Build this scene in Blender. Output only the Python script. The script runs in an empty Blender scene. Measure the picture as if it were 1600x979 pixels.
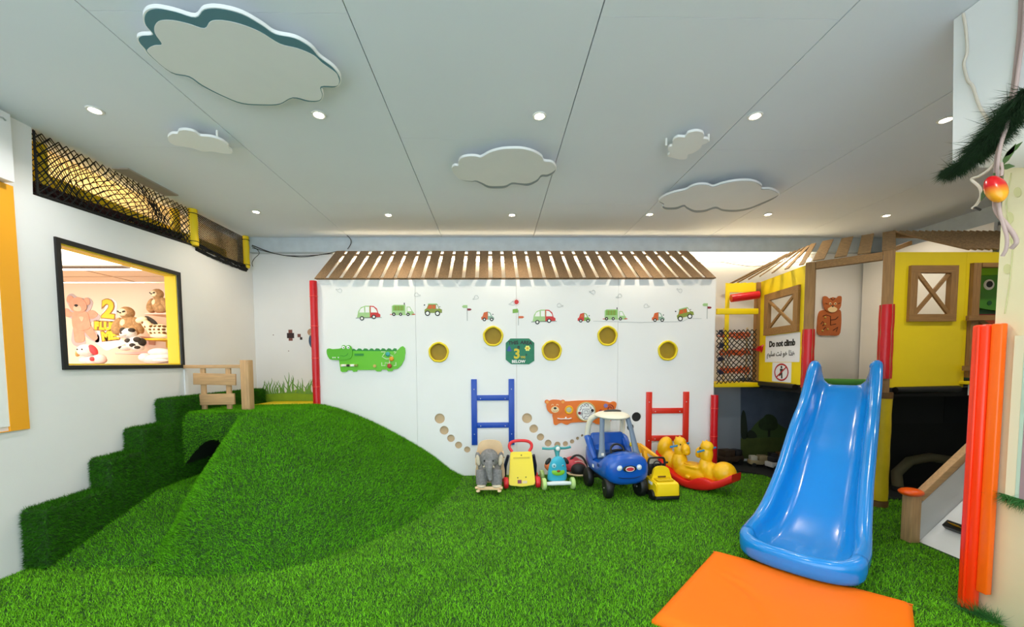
import bpy, bmesh, math, random
import numpy as np
from math import pi, sin, cos, radians
from mathutils import Vector, Matrix, Euler
from mathutils.noise import noise as pnoise

random.seed(7)
SC = bpy.context.scene
COL = SC.collection

# ---------------------------------------------------------------- camera
F_PX, YAW, PITCH, ROLL, CX, CY = 624.93, 0.0205, -0.0539, -0.0058, 786.34, 601.22
CAM = Vector((0, 0, 1.45))
_f = Vector((sin(YAW) * cos(PITCH), cos(YAW) * cos(PITCH), sin(PITCH)))
_r = Vector((cos(YAW), -sin(YAW), 0)); _u = _r.cross(_f)
_R = cos(ROLL) * _r + sin(ROLL) * _u
_U = -sin(ROLL) * _r + cos(ROLL) * _u
cd = bpy.data.cameras.new('camera'); cam = bpy.data.objects.new('camera', cd); COL.objects.link(cam)
M3 = Matrix((_R, _U, -_f)).transposed()
cam.matrix_world = Matrix.Translation(CAM) @ M3.to_4x4()
cd.sensor_fit = 'HORIZONTAL'; cd.sensor_width = 36.0
cd.lens = F_PX * 36.0 / 1600.0
cd.shift_x = (800 - CX) / 1600.0
cd.shift_y = (CY - 489.5) / 1600.0
cd.clip_start = 0.02
SC.camera = cam

# ---------------------------------------------------------------- world, exposure
wd = bpy.data.worlds.new('world'); SC.world = wd; wd.use_nodes = True
bg = wd.node_tree.nodes['Background']
bg.inputs[0].default_value = (0.76, 0.90, 1.0, 1); bg.inputs[1].default_value = 3.2
SC.view_settings.view_transform = 'Standard'
SC.view_settings.look = 'None'
SC.view_settings.exposure = 0.27
SC.view_settings.gamma = 1.0
SC.view_settings.use_curve_mapping = False
DOWNLIGHT_W = 28.0
STRIP_E = 14.0

# ---------------------------------------------------------------- survey helpers
def ray(px, py):
    return _f + _R * ((px - CX) / F_PX) + _U * ((CY - py) / F_PX)
def on(px, py, axis, val):
    """Point of the room plane (axis = val) measured on the photograph."""
    d = ray(px, py); t = (val - CAM[axis]) / d[axis]
    return CAM + d * t
YF = 5.12          # front face of the white play wall
YB = 5.73          # back wall
XL = -3.374        # left wall
ZC = 3.19          # ceiling
def FA(px, py, y=YF):
    p = on(px, py, 1, y); return (p.x, p.z)

# ---------------------------------------------------------------- materials
def lin(c):
    if isinstance(c, str):
        c = c.lstrip('#'); c = [int(c[i:i + 2], 16) / 255 for i in (0, 2, 4)]
    return tuple((x / 12.92 if x <= 0.04045 else ((x + 0.055) / 1.055) ** 2.4) for x in c) + (1,)
_mats = {}
def mat(name, col, rough=0.5, var=0.0, scale=6.0, bump=0.0, bscale=60.0, metal=0.0, coat=0.0, spec=0.5, stretch=None, island=0.0):
    if name in _mats: return _mats[name]
    m = bpy.data.materials.new(name); m.use_nodes = True
    nt = m.node_tree; b = nt.nodes['Principled BSDF']
    base = lin(col)
    b.inputs['Base Color'].default_value = base
    b.inputs['Roughness'].default_value = rough
    b.inputs['Metallic'].default_value = metal
    b.inputs['Coat Weight'].default_value = coat
    b.inputs['Coat Roughness'].default_value = 0.08
    b.inputs['Specular IOR Level'].default_value = spec
    tc = nt.nodes.new('ShaderNodeTexCoord'); src = tc.outputs['Object']
    if stretch:
        mp = nt.nodes.new('ShaderNodeMapping'); mp.inputs['Scale'].default_value = stretch
        nt.links.new(src, mp.inputs['Vector']); src = mp.outputs['Vector']
    last = None
    if var:
        n = nt.nodes.new('ShaderNodeTexNoise'); n.inputs['Scale'].default_value = scale; n.inputs['Detail'].default_value = 5
        nt.links.new(src, n.inputs['Vector'])
        r = nt.nodes.new('ShaderNodeMapRange'); r.inputs['From Min'].default_value = 0.3; r.inputs['From Max'].default_value = 0.7
        r.inputs['To Min'].default_value = 1 - var; r.inputs['To Max'].default_value = 1 + var
        nt.links.new(n.outputs['Fac'], r.inputs['Value'])
        h = nt.nodes.new('ShaderNodeHueSaturation'); h.inputs['Color'].default_value = base
        nt.links.new(r.outputs['Result'], h.inputs['Value'])
        last = h
    if island:
        g = nt.nodes.new('ShaderNodeNewGeometry')
        r = nt.nodes.new('ShaderNodeMapRange'); r.inputs['To Min'].default_value = 1 - island; r.inputs['To Max'].default_value = 1 + island
        nt.links.new(g.outputs['Random Per Island'], r.inputs['Value'])
        h = nt.nodes.new('ShaderNodeHueSaturation'); h.inputs['Color'].default_value = base
        if last: nt.links.new(last.outputs['Color'], h.inputs['Color'])
        nt.links.new(r.outputs['Result'], h.inputs['Value'])
        last = h
    if last: nt.links.new(last.outputs['Color'], b.inputs['Base Color'])
    if bump:
        n = nt.nodes.new('ShaderNodeTexNoise'); n.inputs['Scale'].default_value = bscale; n.inputs['Detail'].default_value = 4
        nt.links.new(src, n.inputs['Vector'])
        bp = nt.nodes.new('ShaderNodeBump'); bp.inputs['Strength'].default_value = bump; bp.inputs['Distance'].default_value = 0.01
        nt.links.new(n.outputs['Fac'], bp.inputs['Height']); nt.links.new(bp.outputs['Normal'], b.inputs['Normal'])
    _mats[name] = m
    return m
def emis(name, col, strength):
    if name in _mats: return _mats[name]
    m = bpy.data.materials.new(name); m.use_nodes = True
    b = m.node_tree.nodes['Principled BSDF']
    b.inputs['Base Color'].default_value = lin(col)
    b.inputs['Emission Color'].default_value = lin(col); b.inputs['Emission Strength'].default_value = strength
    _mats[name] = m; return m
def wood(name, col, dark=0.25, axis=0):
    s = [14, 14, 14]; s[axis] = 1.2
    return mat(name, col, 0.62, var=dark, scale=5, bump=0.15, bscale=9, stretch=tuple(s))
def glass(name):
    m = bpy.data.materials.new(name); m.use_nodes = True
    b = m.node_tree.nodes['Principled BSDF']
    b.inputs['Base Color'].default_value = (1, 1, 1, 1); b.inputs['Roughness'].default_value = 0.0
    b.inputs['Transmission Weight'].default_value = 1.0; b.inputs['IOR'].default_value = 1.02
    return m

# ---------------------------------------------------------------- mesh helpers
def B(): return bmesh.new()
def box(bm, c, s, R=None, bevel=0.0, seg=2):
    """box with centre c and full size s"""
    M = Matrix.Translation(c) @ (R.to_4x4() if R is not None else Matrix.Identity(4)) @ Matrix.Diagonal((s[0], s[1], s[2], 1))
    t = bmesh.new() if bevel else bm
    r = bmesh.ops.create_cube(t, size=1.0, matrix=M)
    if bevel:
        bmesh.ops.bevel(t, geom=list(t.edges), offset=bevel, segments=seg, profile=0.5, affect='EDGES', clamp_overlap=True)
        join(bm, t)
def join(bm, t):
    me = bpy.data.meshes.new('tmp'); t.to_mesh(me); t.free(); bm.from_mesh(me); bpy.data.meshes.remove(me)
def rot(x=0, y=0, z=0): return Euler((radians(x), radians(y), radians(z))).to_matrix()
def frames(pts, closed):
    n = len(pts); T = []
    for i in range(n):
        a = pts[(i - 1) % n] if (closed or i > 0) else pts[i]
        b = pts[(i + 1) % n] if (closed or i < n - 1) else pts[i]
        d = (b - a); T.append(d.normalized() if d.length > 1e-9 else Vector((0, 0, 1)))
    up = Vector((0, 0, 1)) if abs(T[0].z) < 0.9 else Vector((1, 0, 0))
    N = (up - T[0] * up.dot(T[0])).normalized(); out = []
    for t in T:
        N = (N - t * N.dot(t)); N = N.normalized() if N.length > 1e-6 else t.orthogonal().normalized()
        out.append((t, N, t.cross(N)))
    return out
def tube(bm, pts, r, n=8, closed=False, caps=True, flat=1.0):
    pts = [Vector(p) for p in pts]; fr = frames(pts, closed); rings = []
    for i, p in enumerate(pts):
        rr = r[i] if isinstance(r, (list, tuple)) else r
        t, N, Bn = fr[i]
        rings.append([bm.verts.new(p + N * (rr * cos(2 * pi * k / n)) + Bn * (rr * flat * sin(2 * pi * k / n))) for k in range(n)])
    skin(bm, rings, closed, caps)
def skin(bm, rings, closed=False, caps=True, ringclosed=True):
    m = len(rings)
    for i in range(m if closed else m - 1):
        a, b = rings[i], rings[(i + 1) % m]; n = len(a)
        for k in range(n if ringclosed else n - 1):
            k2 = (k + 1) % n
            try: bm.faces.new((a[k], a[k2], b[k2], b[k]))
            except ValueError: pass
    if caps and not closed and ringclosed:
        for rg in (rings[0][::-1], rings[-1]):
            try: bm.faces.new(rg)
            except ValueError: pass
def loft(bm, rings, closed=False, caps=True, ringclosed=True):
    skin(bm, [[bm.verts.new(Vector(p)) for p in rg] for rg in rings], closed, caps, ringclosed)
def lathe(bm, prof, n=24, c=(0, 0, 0), R=None):
    R = R or Matrix.Identity(3); c = Vector(c)
    rings = [[bm.verts.new(c + R @ Vector((r * cos(2 * pi * k / n), r * sin(2 * pi * k / n), z))) for k in range(n)] for r, z in prof]
    skin(bm, rings)
def ell(bm, c, r, R=None, u=20, v=12):
    M = Matrix.Translation(c) @ (R.to_4x4() if R is not None else Matrix.Identity(4)) @ Matrix.Diagonal((r[0], r[1], r[2], 1))
    bmesh.ops.create_uvsphere(bm, u_segments=u, v_segments=v, radius=1.0, matrix=M)
def catmull(pts, k=5, closed=True):
    out = []; n = len(pts)
    for i in range(n if closed else n - 1):
        P = [Vector(pts[(i + j) % n]) if closed else Vector(pts[min(max(i + j, 0), n - 1)]) for j in (-1, 0, 1, 2)]
        for s in range(k):
            t = s / k
            out.append(0.5 * ((2 * P[1]) + (P[2] - P[0]) * t + (2 * P[0] - 5 * P[1] + 4 * P[2] - P[3]) * t * t + (3 * P[1] - P[0] - 3 * P[2] + P[3]) * t ** 3))
    if not closed: out.append(Vector(pts[-1]))
    return out
def prism(bm, pts, y0, y1, M=None):
    """polygon (x,z) extruded from y0 (back) to y1 (front)"""
    M = M or Matrix.Identity(4)
    a = [bm.verts.new(M @ Vector((p[0], y0, p[1]))) for p in pts]
    b = [bm.verts.new(M @ Vector((p[0], y1, p[1]))) for p in pts]
    n = len(pts)
    bm.faces.new(a); bm.faces.new(b[::-1])
    for i in range(n):
        j = (i + 1) % n; bm.faces.new((a[i], b[i], b[j], a[j]))
def circ(cx, cz, r, n=24, rz=None, a0=0):
    rz = rz or r
    return [(cx + r * cos(a0 + 2 * pi * k / n), cz + rz * sin(a0 + 2 * pi * k / n)) for k in range(n)]
def obj(name, bm, m, parent=None, sharp=35, kind=None, label=None):
    bmesh.ops.recalc_face_normals(bm, faces=list(bm.faces))
    me = bpy.data.meshes.new(name); bm.to_mesh(me); bm.free()
    if sharp is not None:
        me.polygons.foreach_set('use_smooth', [True] * len(me.polygons)); me.set_sharp_from_angle(angle=radians(sharp))
    me.materials.append(m)
    o = bpy.data.objects.new(name, me); COL.objects.link(o)
    if parent is not None: o.parent = parent
    if kind: o['kind'] = kind
    if label: o['label'] = label
    return o
def thing(name, label, cat, loc=(0, 0, 0), rz=0.0, group=None):
    o = bpy.data.objects.new(name, None); COL.objects.link(o)
    o.location = loc; o.rotation_euler = (0, 0, radians(rz)); o.empty_display_size = 0.1
    o['label'] = label; o['category'] = cat
    if group: o['group'] = group
    return o
def tag(o, label, cat, group=None):
    o['label'] = label; o['category'] = cat
    if group: o['group'] = group
    return o
def struct(name, bm, m, sharp=35, parent=None):
    o = obj(name, bm, m, parent, sharp); o['kind'] = 'structure'; return o
def copy_tree(o, parent=None):
    c = o.copy(); COL.objects.link(c)
    if parent is not None: c.parent = parent
    for ch in list(o.children): copy_tree(ch, c)
    return c
def holed(pts, holes, y0, y1):
    """bmesh of an (x,z) outline with holes cut out, extruded from y0 to y1"""
    cu = bpy.data.curves.new('tmp', 'CURVE'); cu.dimensions = '2D'; cu.fill_mode = 'BOTH'; cu.extrude = abs(y1 - y0) / 2
    for ring in [pts] + holes:
        s = cu.splines.new('POLY'); s.points.add(len(ring) - 1)
        for i, p in enumerate(ring): s.points[i].co = (p[0], p[1], 0, 1)
        s.use_cyclic_u = True
    ob = bpy.data.objects.new('tmp', cu); me = bpy.data.meshes.new_from_object(ob)
    bm = bmesh.new(); bm.from_mesh(me); bpy.data.objects.remove(ob); bpy.data.curves.remove(cu); bpy.data.meshes.remove(me)
    ym = (y0 + y1) / 2
    for v in bm.verts: v.co = Vector((v.co.x, ym - v.co.z, v.co.y))
    bmesh.ops.remove_doubles(bm, verts=list(bm.verts), dist=1e-5)
    return bm
def text_bm(s, size, M=None, depth=0.001, bold=0.0, space=1.0):
    """lettering in the xz plane, centred, facing -y"""
    cu = bpy.data.curves.new('tmp', 'FONT'); cu.body = s; cu.size = size; cu.align_x = 'CENTER'; cu.align_y = 'CENTER'
    cu.extrude = depth; cu.offset = bold; cu.resolution_u = 3; cu.space_character = space
    ob = bpy.data.objects.new('tmp', cu); me = bpy.data.meshes.new_from_object(ob)
    bm = bmesh.new(); bm.from_mesh(me); bpy.data.objects.remove(ob); bpy.data.curves.remove(cu); bpy.data.meshes.remove(me)
    for v in bm.verts: v.co = Vector((v.co.x, -v.co.z, v.co.y))
    if M is not None: bmesh.ops.transform(bm, matrix=M, verts=list(bm.verts))
    return bm
def T(x=0, y=0, z=0): return Matrix.Translation((x, y, z))
def part(name, m, parent, fn, sharp=35, label=None, kind=None):
    bm = B(); fn(bm); return obj(name, bm, m, parent, sharp, kind, label)

# ================================================================ palette
M_WALL = mat('wall_paint', '#eae9e8', 0.75, var=0.02, scale=2, bump=0.05, bscale=120)
M_CEIL = mat('ceiling_paint', '#e4e9ef', 0.85, var=0.015, scale=1.2)
M_GAP = mat('joint_dark', '#2c332f', 0.9)
M_BEAM = mat('beam_plaster', '#c3cdd4', 0.85, var=0.06, scale=9, bump=0.2, bscale=70)
M_TURFBASE = mat('turf_backing', '#22480f', 0.95, var=0.3, scale=30)
M_TURFMOUND = mat('turf_backing_mound', '#1f440e', 0.95, var=0.3, scale=30)
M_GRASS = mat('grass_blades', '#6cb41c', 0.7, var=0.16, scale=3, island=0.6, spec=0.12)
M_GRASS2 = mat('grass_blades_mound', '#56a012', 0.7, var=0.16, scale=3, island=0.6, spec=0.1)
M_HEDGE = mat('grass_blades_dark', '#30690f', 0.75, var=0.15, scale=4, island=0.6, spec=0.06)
M_CREAM = mat('cream_paint', '#efe6bd', 0.7, var=0.03, scale=3)
M_WHITE = mat('white_board', '#f1f1ef', 0.45, var=0.01, scale=3)
M_BLACK = mat('black_frame', '#0b0b0b', 0.45)
M_YEL = mat('yellow_vinyl', '#f3d000', 0.42, var=0.03, scale=5)
M_YELB = mat('yellow_board', '#f7d90c', 0.5, var=0.03, scale=3)
M_ORANGE_F = mat('orange_frame', '#f6a91c', 0.5)
M_DKNET = mat('black_cord', '#15130f', 0.85)
M_RED = mat('red_vinyl', '#cf0f1c', 0.32, bump=0.25, bscale=25)
M_TIE = mat('cable_tie', '#ff5a50', 0.4)

# ================================================================ the room
bm = B(); box(bm, (1.25, 1.9, -0.05), (9.5, 8.0, 0.1)); floor = struct('floor', bm, M_TURFBASE)

# ceiling: panels with open joints under a dark deck
bm = B(); box(bm, (1.25, 1.9, ZC + 0.04), (9.5, 8.0, 0.04)); ceiling = struct('ceiling', bm, M_GAP)
SEAM = [-3.6, -1.99, -0.718, 0.54, 1.774, 2.969, 4.2, 5.9]
JOINT = [[1.0, 3.345, 5.8], [2.1, 4.46, 5.8], [0.8, 3.2, 5.8], [2.1, 4.46, 5.8], [1.0, 3.345, 5.8], [2.1, 4.9, 5.8], [1.0, 3.3, 5.8]]
for i in range(7):
    ys = [-2.0] + JOINT[i]
    for j in range(3):
        bm = B(); g = 0.0032; gj = 0.0012
        y0, y1 = ys[j] + gj, ys[j + 1] - gj
        x0, x1 = SEAM[i] + g, SEAM[i + 1] - g
        box(bm, ((x0 + x1) / 2, (y0 + y1) / 2, ZC + 0.01), (x1 - x0, y1 - y0, 0.02))
        obj('ceiling_panel', bm, M_CEIL, ceiling)

# left wall: window hole, open top strip for the net
W_Y0, W_Y1, W_Z0, W_Z1 = 3.225, 4.375, 1.455, 2.405
outl = [(-2, 0), (5.73, 0), (5.73, ZC), (5.62, ZC), (5.60, 2.755), (4.62, 2.78), (3.07, 2.705), (3.09, ZC), (-2, ZC)]
bm = holed(outl, [[(W_Y0, W_Z0), (W_Y1, W_Z0), (W_Y1, W_Z1), (W_Y0, W_Z1)]], 0, 0.12)
for v in bm.verts: v.co = Vector((XL - 0.12 + (v.co.y if False else v.co.y), v.co.x, v.co.z))
wall_left = struct('wall_left', bm, M_WALL)
# back wall and the plaster beam under the ceiling
bm = B(); box(bm, (1.2, YB + 0.05, 1.6), (9.4, 0.1, 3.2)); wall_back = struct('wall_back', bm, M_WALL)
bm = B(); box(bm, (1.19, YB - 0.05, 3.09), (9.1, 0.1, 0.2), bevel=0.006); struct('trim_1', bm, M_BEAM)
# far right wall, with a sloping soffit board under the ceiling
bm = B(); box(bm, (5.80, 3.0, 1.6), (0.1, 5.5, 3.2)); struct('wall_right', bm, M_WALL)
bm = B(); box(bm, (5.68, 3.9, 3.09), (0.14, 3.5, 0.2)); struct('trim_2', bm, M_BEAM)
bm = B(); box(bm, (4.48, 1.2, 1.6), (2.54, 0.1, 3.16)); struct('wall_blocker_right', bm, M_WALL)  # unseen wall added to keep daylight off the right side

# near right wall (cream, painted with vines) and the white bulkhead over it
bm = B(); box(bm, (2.98, 0.09, 1.3), (0.44, 4.16, 2.6), bevel=0.01); wall_near = struct('wall_near_right', bm, M_CREAM)
prof = [(2.09, ZC - 0.003), (2.06, 2.44), (1.99, 2.445), (1.90, 2.475), (1.82, 2.54), (1.74, 2.61), (1.6, 2.66), (1.2, 2.68), (-1.9, 2.68), (-1.9, ZC - 0.003)]
bm = B(); prism(bm, prof, -2.78, -2.353, None)
for v in bm.verts: v.co = Vector((-v.co.y, v.co.x, v.co.z))
bulk = struct('wall_bulkhead', bm, M_WHITE)

# ---------------------------------------------------------------- turf
def tri_array(o):
    me = o.data; me.calc_loop_triangles()
    n = len(me.loop_triangles); idx = np.empty(n * 3, dtype=np.int32); me.loop_triangles.foreach_get('vertices', idx)
    co = np.empty(len(me.vertices) * 3, dtype=np.float32); me.vertices.foreach_get('co', co)
    return co.reshape(-1, 3)[idx].reshape(-1, 3, 3)
def turf(name, tris, dens, h, w, m, parent=None, seed=1, lean=(15, 60), keep=None, label=None):
    rg = np.random.default_rng(seed)
    a, b, c = tris[:, 0], tris[:, 1], tris[:, 2]
    nn = np.cross(b - a, c - a); ar = np.linalg.norm(nn, axis=1) / 2
    ok = ar > 1e-9; a, b, c, nn, ar = a[ok], b[ok], c[ok], nn[ok], ar[ok]
    nn = nn / np.linalg.norm(nn, axis=1)[:, None]
    n = int(ar.sum() * dens); f = rg.choice(len(ar), n, p=ar / ar.sum())
    r1, r2 = np.sqrt(rg.random(n)), rg.random(n)
    p = a[f] * (1 - r1)[:, None] + b[f] * (r1 * (1 - r2))[:, None] + c[f] * (r1 * r2)[:, None]
    N = nn[f]
    if keep is not None:
        k = keep(p, rg); p, N = p[k], N[k]
    n = len(p)
    t = rg.normal(size=(n, 3)); t -= N * (t * N).sum(1)[:, None]; t /= np.linalg.norm(t, axis=1)[:, None]
    an = np.radians(rg.uniform(lean[0], lean[1], n))
    d = N * np.cos(an)[:, None] + t * np.sin(an)[:, None]
    s = np.cross(d, N + 0.3 * t + 1e-3); s /= np.linalg.norm(s, axis=1)[:, None]
    ph = rg.normal(size=(n, 1)) * 0.5
    s = s * np.cos(ph) + np.cross(d, s) * np.sin(ph)
    hh = (h * rg.uniform(0.6, 1.25, n))[:, None]; ww = w * rg.uniform(0.7, 1.3, (n, 1))
    V = np.stack([p - s * ww / 2 - N * 0.003, p + s * ww / 2 - N * 0.003, p + d * hh], axis=1).reshape(-1, 3).astype(np.float32)
    me = bpy.data.meshes.new(name)
    me.vertices.add(3 * n); me.vertices.foreach_set('co', V.ravel())
    me.loops.add(3 * n); me.loops.foreach_set('vertex_index', np.arange(3 * n, dtype=np.int32))
    me.polygons.add(n); me.polygons.foreach_set('loop_start', np.arange(0, 3 * n, 3, dtype=np.int32))
    me.polygons.foreach_set('loop_total', np.full(n, 3, dtype=np.int32))
    me.update(calc_edges=True); me.materials.append(m)
    o = bpy.data.objects.new(name, me); COL.objects.link(o); o['kind'] = 'stuff'
    if parent is not None: o.parent = parent
    if label: o['label'] = label
    return o

# mound control curves: foot and crest, from the play wall round to the tunnel
FOOT = [(-.42, 5.115, 0), (-.47, 4.6, 0), (-.60, 4.05, 0), (-.88, 3.42, 0), (-1.36, 2.88, 0), (-1.85, 2.72, 0), (-2.28, 2.72, 0), (-2.55, 3.0, .05), (-2.66, 3.4, .18), (-2.70, 3.8, .26), (-2.71, 4.13, .29)]
CREST = [(-2.24, 5.115, .94), (-2.24, 4.95, .95), (-2.24, 4.8, .955), (-2.26, 4.62, .955), (-2.33, 4.45, .955), (-2.40, 4.33, .955), (-2.46, 4.27, .955), (-2.52, 4.23, .955), (-2.57, 4.20, .955), (-2.61, 4.18, .955), (-2.65, 4.17, .955)]
foot = catmull(FOOT, 5, False); crest = catmull(CREST, 5, False)
NT = 22
def mound_rows():
    rows = []
    for i, (a, b) in enumerate(zip(crest, foot)):
        s = i / (len(crest) - 1); row = []
        e = 1.42 - 0.1 * s
        for k in range(NT + 1):
            t = k / NT
            zz = t ** e
            if t > 0.8: zz = zz - 0.035 * sin((t - 0.8) / 0.2 * pi)*-1
            p = a.lerp(b, t); p.z = a.z + (b.z - a.z) * zz
            row.append(p)
        rows.append(row)
    return rows
def arch(x):
    u = (x + 3.2) / 0.52
    return 0.42 + 0.27 * sin(min(max(u, 0), 1) * pi * 0.84)
bm = B()
rows = mound_rows(); loft(bm, rows, caps=False, ringclosed=False)
# flat crown between the crest and the steps
back = [Vector((-3.2 + (0.0), y, .955)) for y in np.linspace(4.9, 4.2, len(crest))]
cv = [[bm.verts.new(c) for c in crest], [bm.verts.new(p) for p in back]]
skin(bm, cv, caps=False, ringclosed=False)
# rounded brow over the tunnel mouth
brow = []
for x in np.linspace(-3.2, -2.64, 16):
    zt = arch(x); e = min(1.0, max(0.0, (-2.64 - x) / 0.14)); q = lambda y: 4.165 + (y - 4.165) * e
    brow.append([(x, 4.235, .958), (x, q(4.19), .948), (x, q(4.155), .925), (x, q(4.132), .89), (x, q(4.12), .84), (x, q(4.12), (.84 + zt) / 2), (x, q(4.13), zt)])
loft(bm, brow, caps=False, ringclosed=False)
bmesh.ops.remove_doubles(bm, verts=list(bm.verts), dist=0.004)
mound = thing('grass_mound', 'large rounded climbing mound covered in artificial turf, with a tunnel mouth', 'mound', (-1.9, 4.0, 0))
def shift(bm, o):
    bmesh.ops.translate(bm, vec=-Vector(o.location), verts=list(bm.verts)); return bm
mb = obj('mound_body', shift(bm, mound), M_TURFMOUND, mound, 60)
# dark tunnel lining behind the mouth
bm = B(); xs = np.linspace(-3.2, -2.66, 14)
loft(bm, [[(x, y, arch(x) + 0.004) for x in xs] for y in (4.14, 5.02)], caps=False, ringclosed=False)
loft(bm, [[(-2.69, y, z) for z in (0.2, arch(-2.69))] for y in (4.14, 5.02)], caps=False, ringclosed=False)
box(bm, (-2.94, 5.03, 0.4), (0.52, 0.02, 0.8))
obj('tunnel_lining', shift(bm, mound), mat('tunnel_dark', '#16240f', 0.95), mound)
# ramp of turf rising between the steps and the mound
bm = B(); ys = np.linspace(2.84, 5.0, 24)
def rampz(y): return 0.27 * min(max((y - 2.84) / 0.95, 0), 1) ** 0.95 + 0.004
loft(bm, [[(x, y, rampz(y)) for x in (-3.2, -3.0, -2.8, -2.5)] for y in ys], caps=False, ringclosed=False)
ramp = obj('turf_ramp', shift(bm, mound), M_TURFMOUND, mound, 60)

# steps: four turf-covered blocks along the left wall
steps = thing('grass_steps', 'flight of four turf-covered block steps climbing along the left wall', 'steps', (XL + 0.09, 2.85, 0))
SY = [2.85, 3.345, 3.665, 4.015, 5.64]; SZ = [.43, .675, .875, 1.11]
for k in range(4):
    bm = B(); box(bm, (XL + 0.087, (SY[k] + SY[k + 1]) / 2 - 0.001, SZ[k] / 2), (0.172, SY[k + 1] - SY[k] - 0.002, SZ[k]), bevel=0.022, seg=3)
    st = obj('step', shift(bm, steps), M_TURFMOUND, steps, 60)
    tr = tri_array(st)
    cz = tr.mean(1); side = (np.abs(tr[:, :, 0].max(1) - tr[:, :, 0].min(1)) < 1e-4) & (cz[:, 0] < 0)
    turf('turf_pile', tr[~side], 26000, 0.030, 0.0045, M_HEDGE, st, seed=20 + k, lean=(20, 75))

def in_mound(p):
    """floor points hidden under the mound or the steps are skipped"""
    poly = np.array([(f.x, f.y) for f in foot] + [(-3.4, 4.15), (-3.4, 5.7), (-.42, 5.7)])
    x, y = p[:, 0], p[:, 1]; ins = np.zeros(len(p), bool); j = len(poly) - 1
    for i in range(len(poly)):
        xi, yi = poly[i]; xj, yj = poly[j]
        c = ((yi > y) != (yj > y)) & (x < (xj - xi) * (y - yi) / (yj - yi + 1e-12) + xi)
        ins ^= c; j = i
    return ins
def floor_keep(p, rg):
    k = ~in_mound(p) & ~((p[:, 0] < -3.2) & (p[:, 1] > 2.85)) & ~((p[:, 0] < -2.4) & (p[:, 1] > 3.0))
    k &= (p[:, 1] < 5.12) & ~((p[:, 0] > 2.75) & (p[:, 1] < 2.15)) & ~((p[:, 0] > 3.36) & (p[:, 1] < 3.06))
    k &= ~((p[:, 0] > 3.45) & (p[:, 1] > 4.08)) & ~((p[:, 0] > 2.86) & (p[:, 1] > 4.95 + (3.45 - p[:, 0]) * .45))
    far = np.clip(2.9 / np.maximum(p[:, 1], 0.5), 0.45, 1.3)
    return k & (rg.random(len(p)) < far / 1.3)
fl_t = np.array([[(-3.37, 1.75, 0), (4.7, 1.75, 0), (4.7, 5.12, 0)], [(-3.37, 1.75, 0), (4.7, 5.12, 0), (-3.37, 5.12, 0)]], dtype=float)
turf('turf_pile', fl_t, 24000, 0.024, 0.0042, M_GRASS, floor, seed=3, lean=(20, 66), keep=floor_keep)
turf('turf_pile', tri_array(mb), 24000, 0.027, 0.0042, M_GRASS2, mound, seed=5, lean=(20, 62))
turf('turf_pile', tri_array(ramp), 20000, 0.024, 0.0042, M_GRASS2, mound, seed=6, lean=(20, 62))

# ================================================================ ceiling lights
M_LENS = emis('lamp_lens', '#fff1d8', 40.0)
M_RIM = mat('lamp_rim', '#f4f1ea', 0.35)
LAMPS = [(-2.7107, 2.8754, 'the leftmost of the near row, beside the big cloud', 'near'), (-1.2144, 2.9077, 'at the tip of the big blue-edged cloud', 'near'),
         (0.3256, 2.905, 'in the middle of the near row, ahead of the centre cloud', 'near'), (1.8515, 2.8881, 'beside the smallest puffy cloud on the right', 'near'),
         (3.2648, 2.9171, 'half hidden by the edge of the white bulkhead', 'near'), (-2.7014, 4.6998, 'nearest the netted opening at the far left', 'far'),
         (-1.229, 4.7905, 'second from the left in the far row', 'far'), (0.212, 4.7835, 'in the far row just behind the centre cloud', 'far'),
         (1.8258, 4.7554, 'at the left tip of the long right-hand cloud', 'far'), (3.2291, 4.7485, 'at the right tip of the long right-hand cloud', 'far'),
         (4.6861, 4.7823, 'over the yellow playhouse roof', 'far')]
for i, (x, y, where, row) in enumerate(LAMPS):
    t = thing('ceiling_downlight', 'small round recessed downlight ' + where, 'light', (x, y, ZC), 0, 'recessed downlights in the ceiling')
    part('rim', M_RIM, t, lambda bm: lathe(bm, [(0.030, -0.001), (0.046, -0.001), (0.049, -0.004), (0.046, -0.009), (0.036, -0.010), (0.030, -0.004)], 24))
    part('lens', M_LENS, t, lambda bm: lathe(bm, [(0.0005, -0.0045), (0.031, -0.0045), (0.031, -0.003), (0.0005, -0.003)], 20))
    ld = bpy.data.lights.new('downlight', 'SPOT'); ld.energy = DOWNLIGHT_W * (1.0 if row == 'far' else 1.25); ld.color = (1.0, 0.86, 0.66) if row == 'far' else (1.0, 0.97, 0.92)
    ld.spot_size = radians(150); ld.spot_blend = 0.9; ld.shadow_soft_size = 0.03
    lo = bpy.data.objects.new('downlight_lamp', ld); COL.objects.link(lo); lo.parent = t; lo.location = (0, 0, -0.03)

# unseen fill lamps added on the downlight grid: over ramp and behind camera
for x, y in ((4.79, 2.9), (-2.71, 1.03), (-1.21, 1.03), (0.32, 1.03), (1.85, 1.03)):
    ld = bpy.data.lights.new('downlight', 'SPOT'); ld.energy = DOWNLIGHT_W * 1.2; ld.color = (1.0, 0.95, 0.88)
    ld.spot_size = radians(150); ld.spot_blend = 0.9; ld.shadow_soft_size = 0.03
    lo = bpy.data.objects.new('downlight_lamp', ld); COL.objects.link(lo); lo.location = (x, y, ZC - 0.03)

# LED batten on the back wall, behind the slatted roof
t = thing('light_strip', 'long glowing LED batten high on the back wall behind the slatted roof', 'light', (1.2, YB - 0.02, 2.90))
part('tube', emis('led_strip', '#ffe9bf', STRIP_E), t, lambda bm: tube(bm, [(-3.35, -0.02, 0), (3.3, -0.02, 0)], 0.022, 10))
part('housing', M_RIM, t, lambda bm: box(bm, (-0.02, 0.012, 0.0), (6.7, 0.012, 0.05)))

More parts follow.
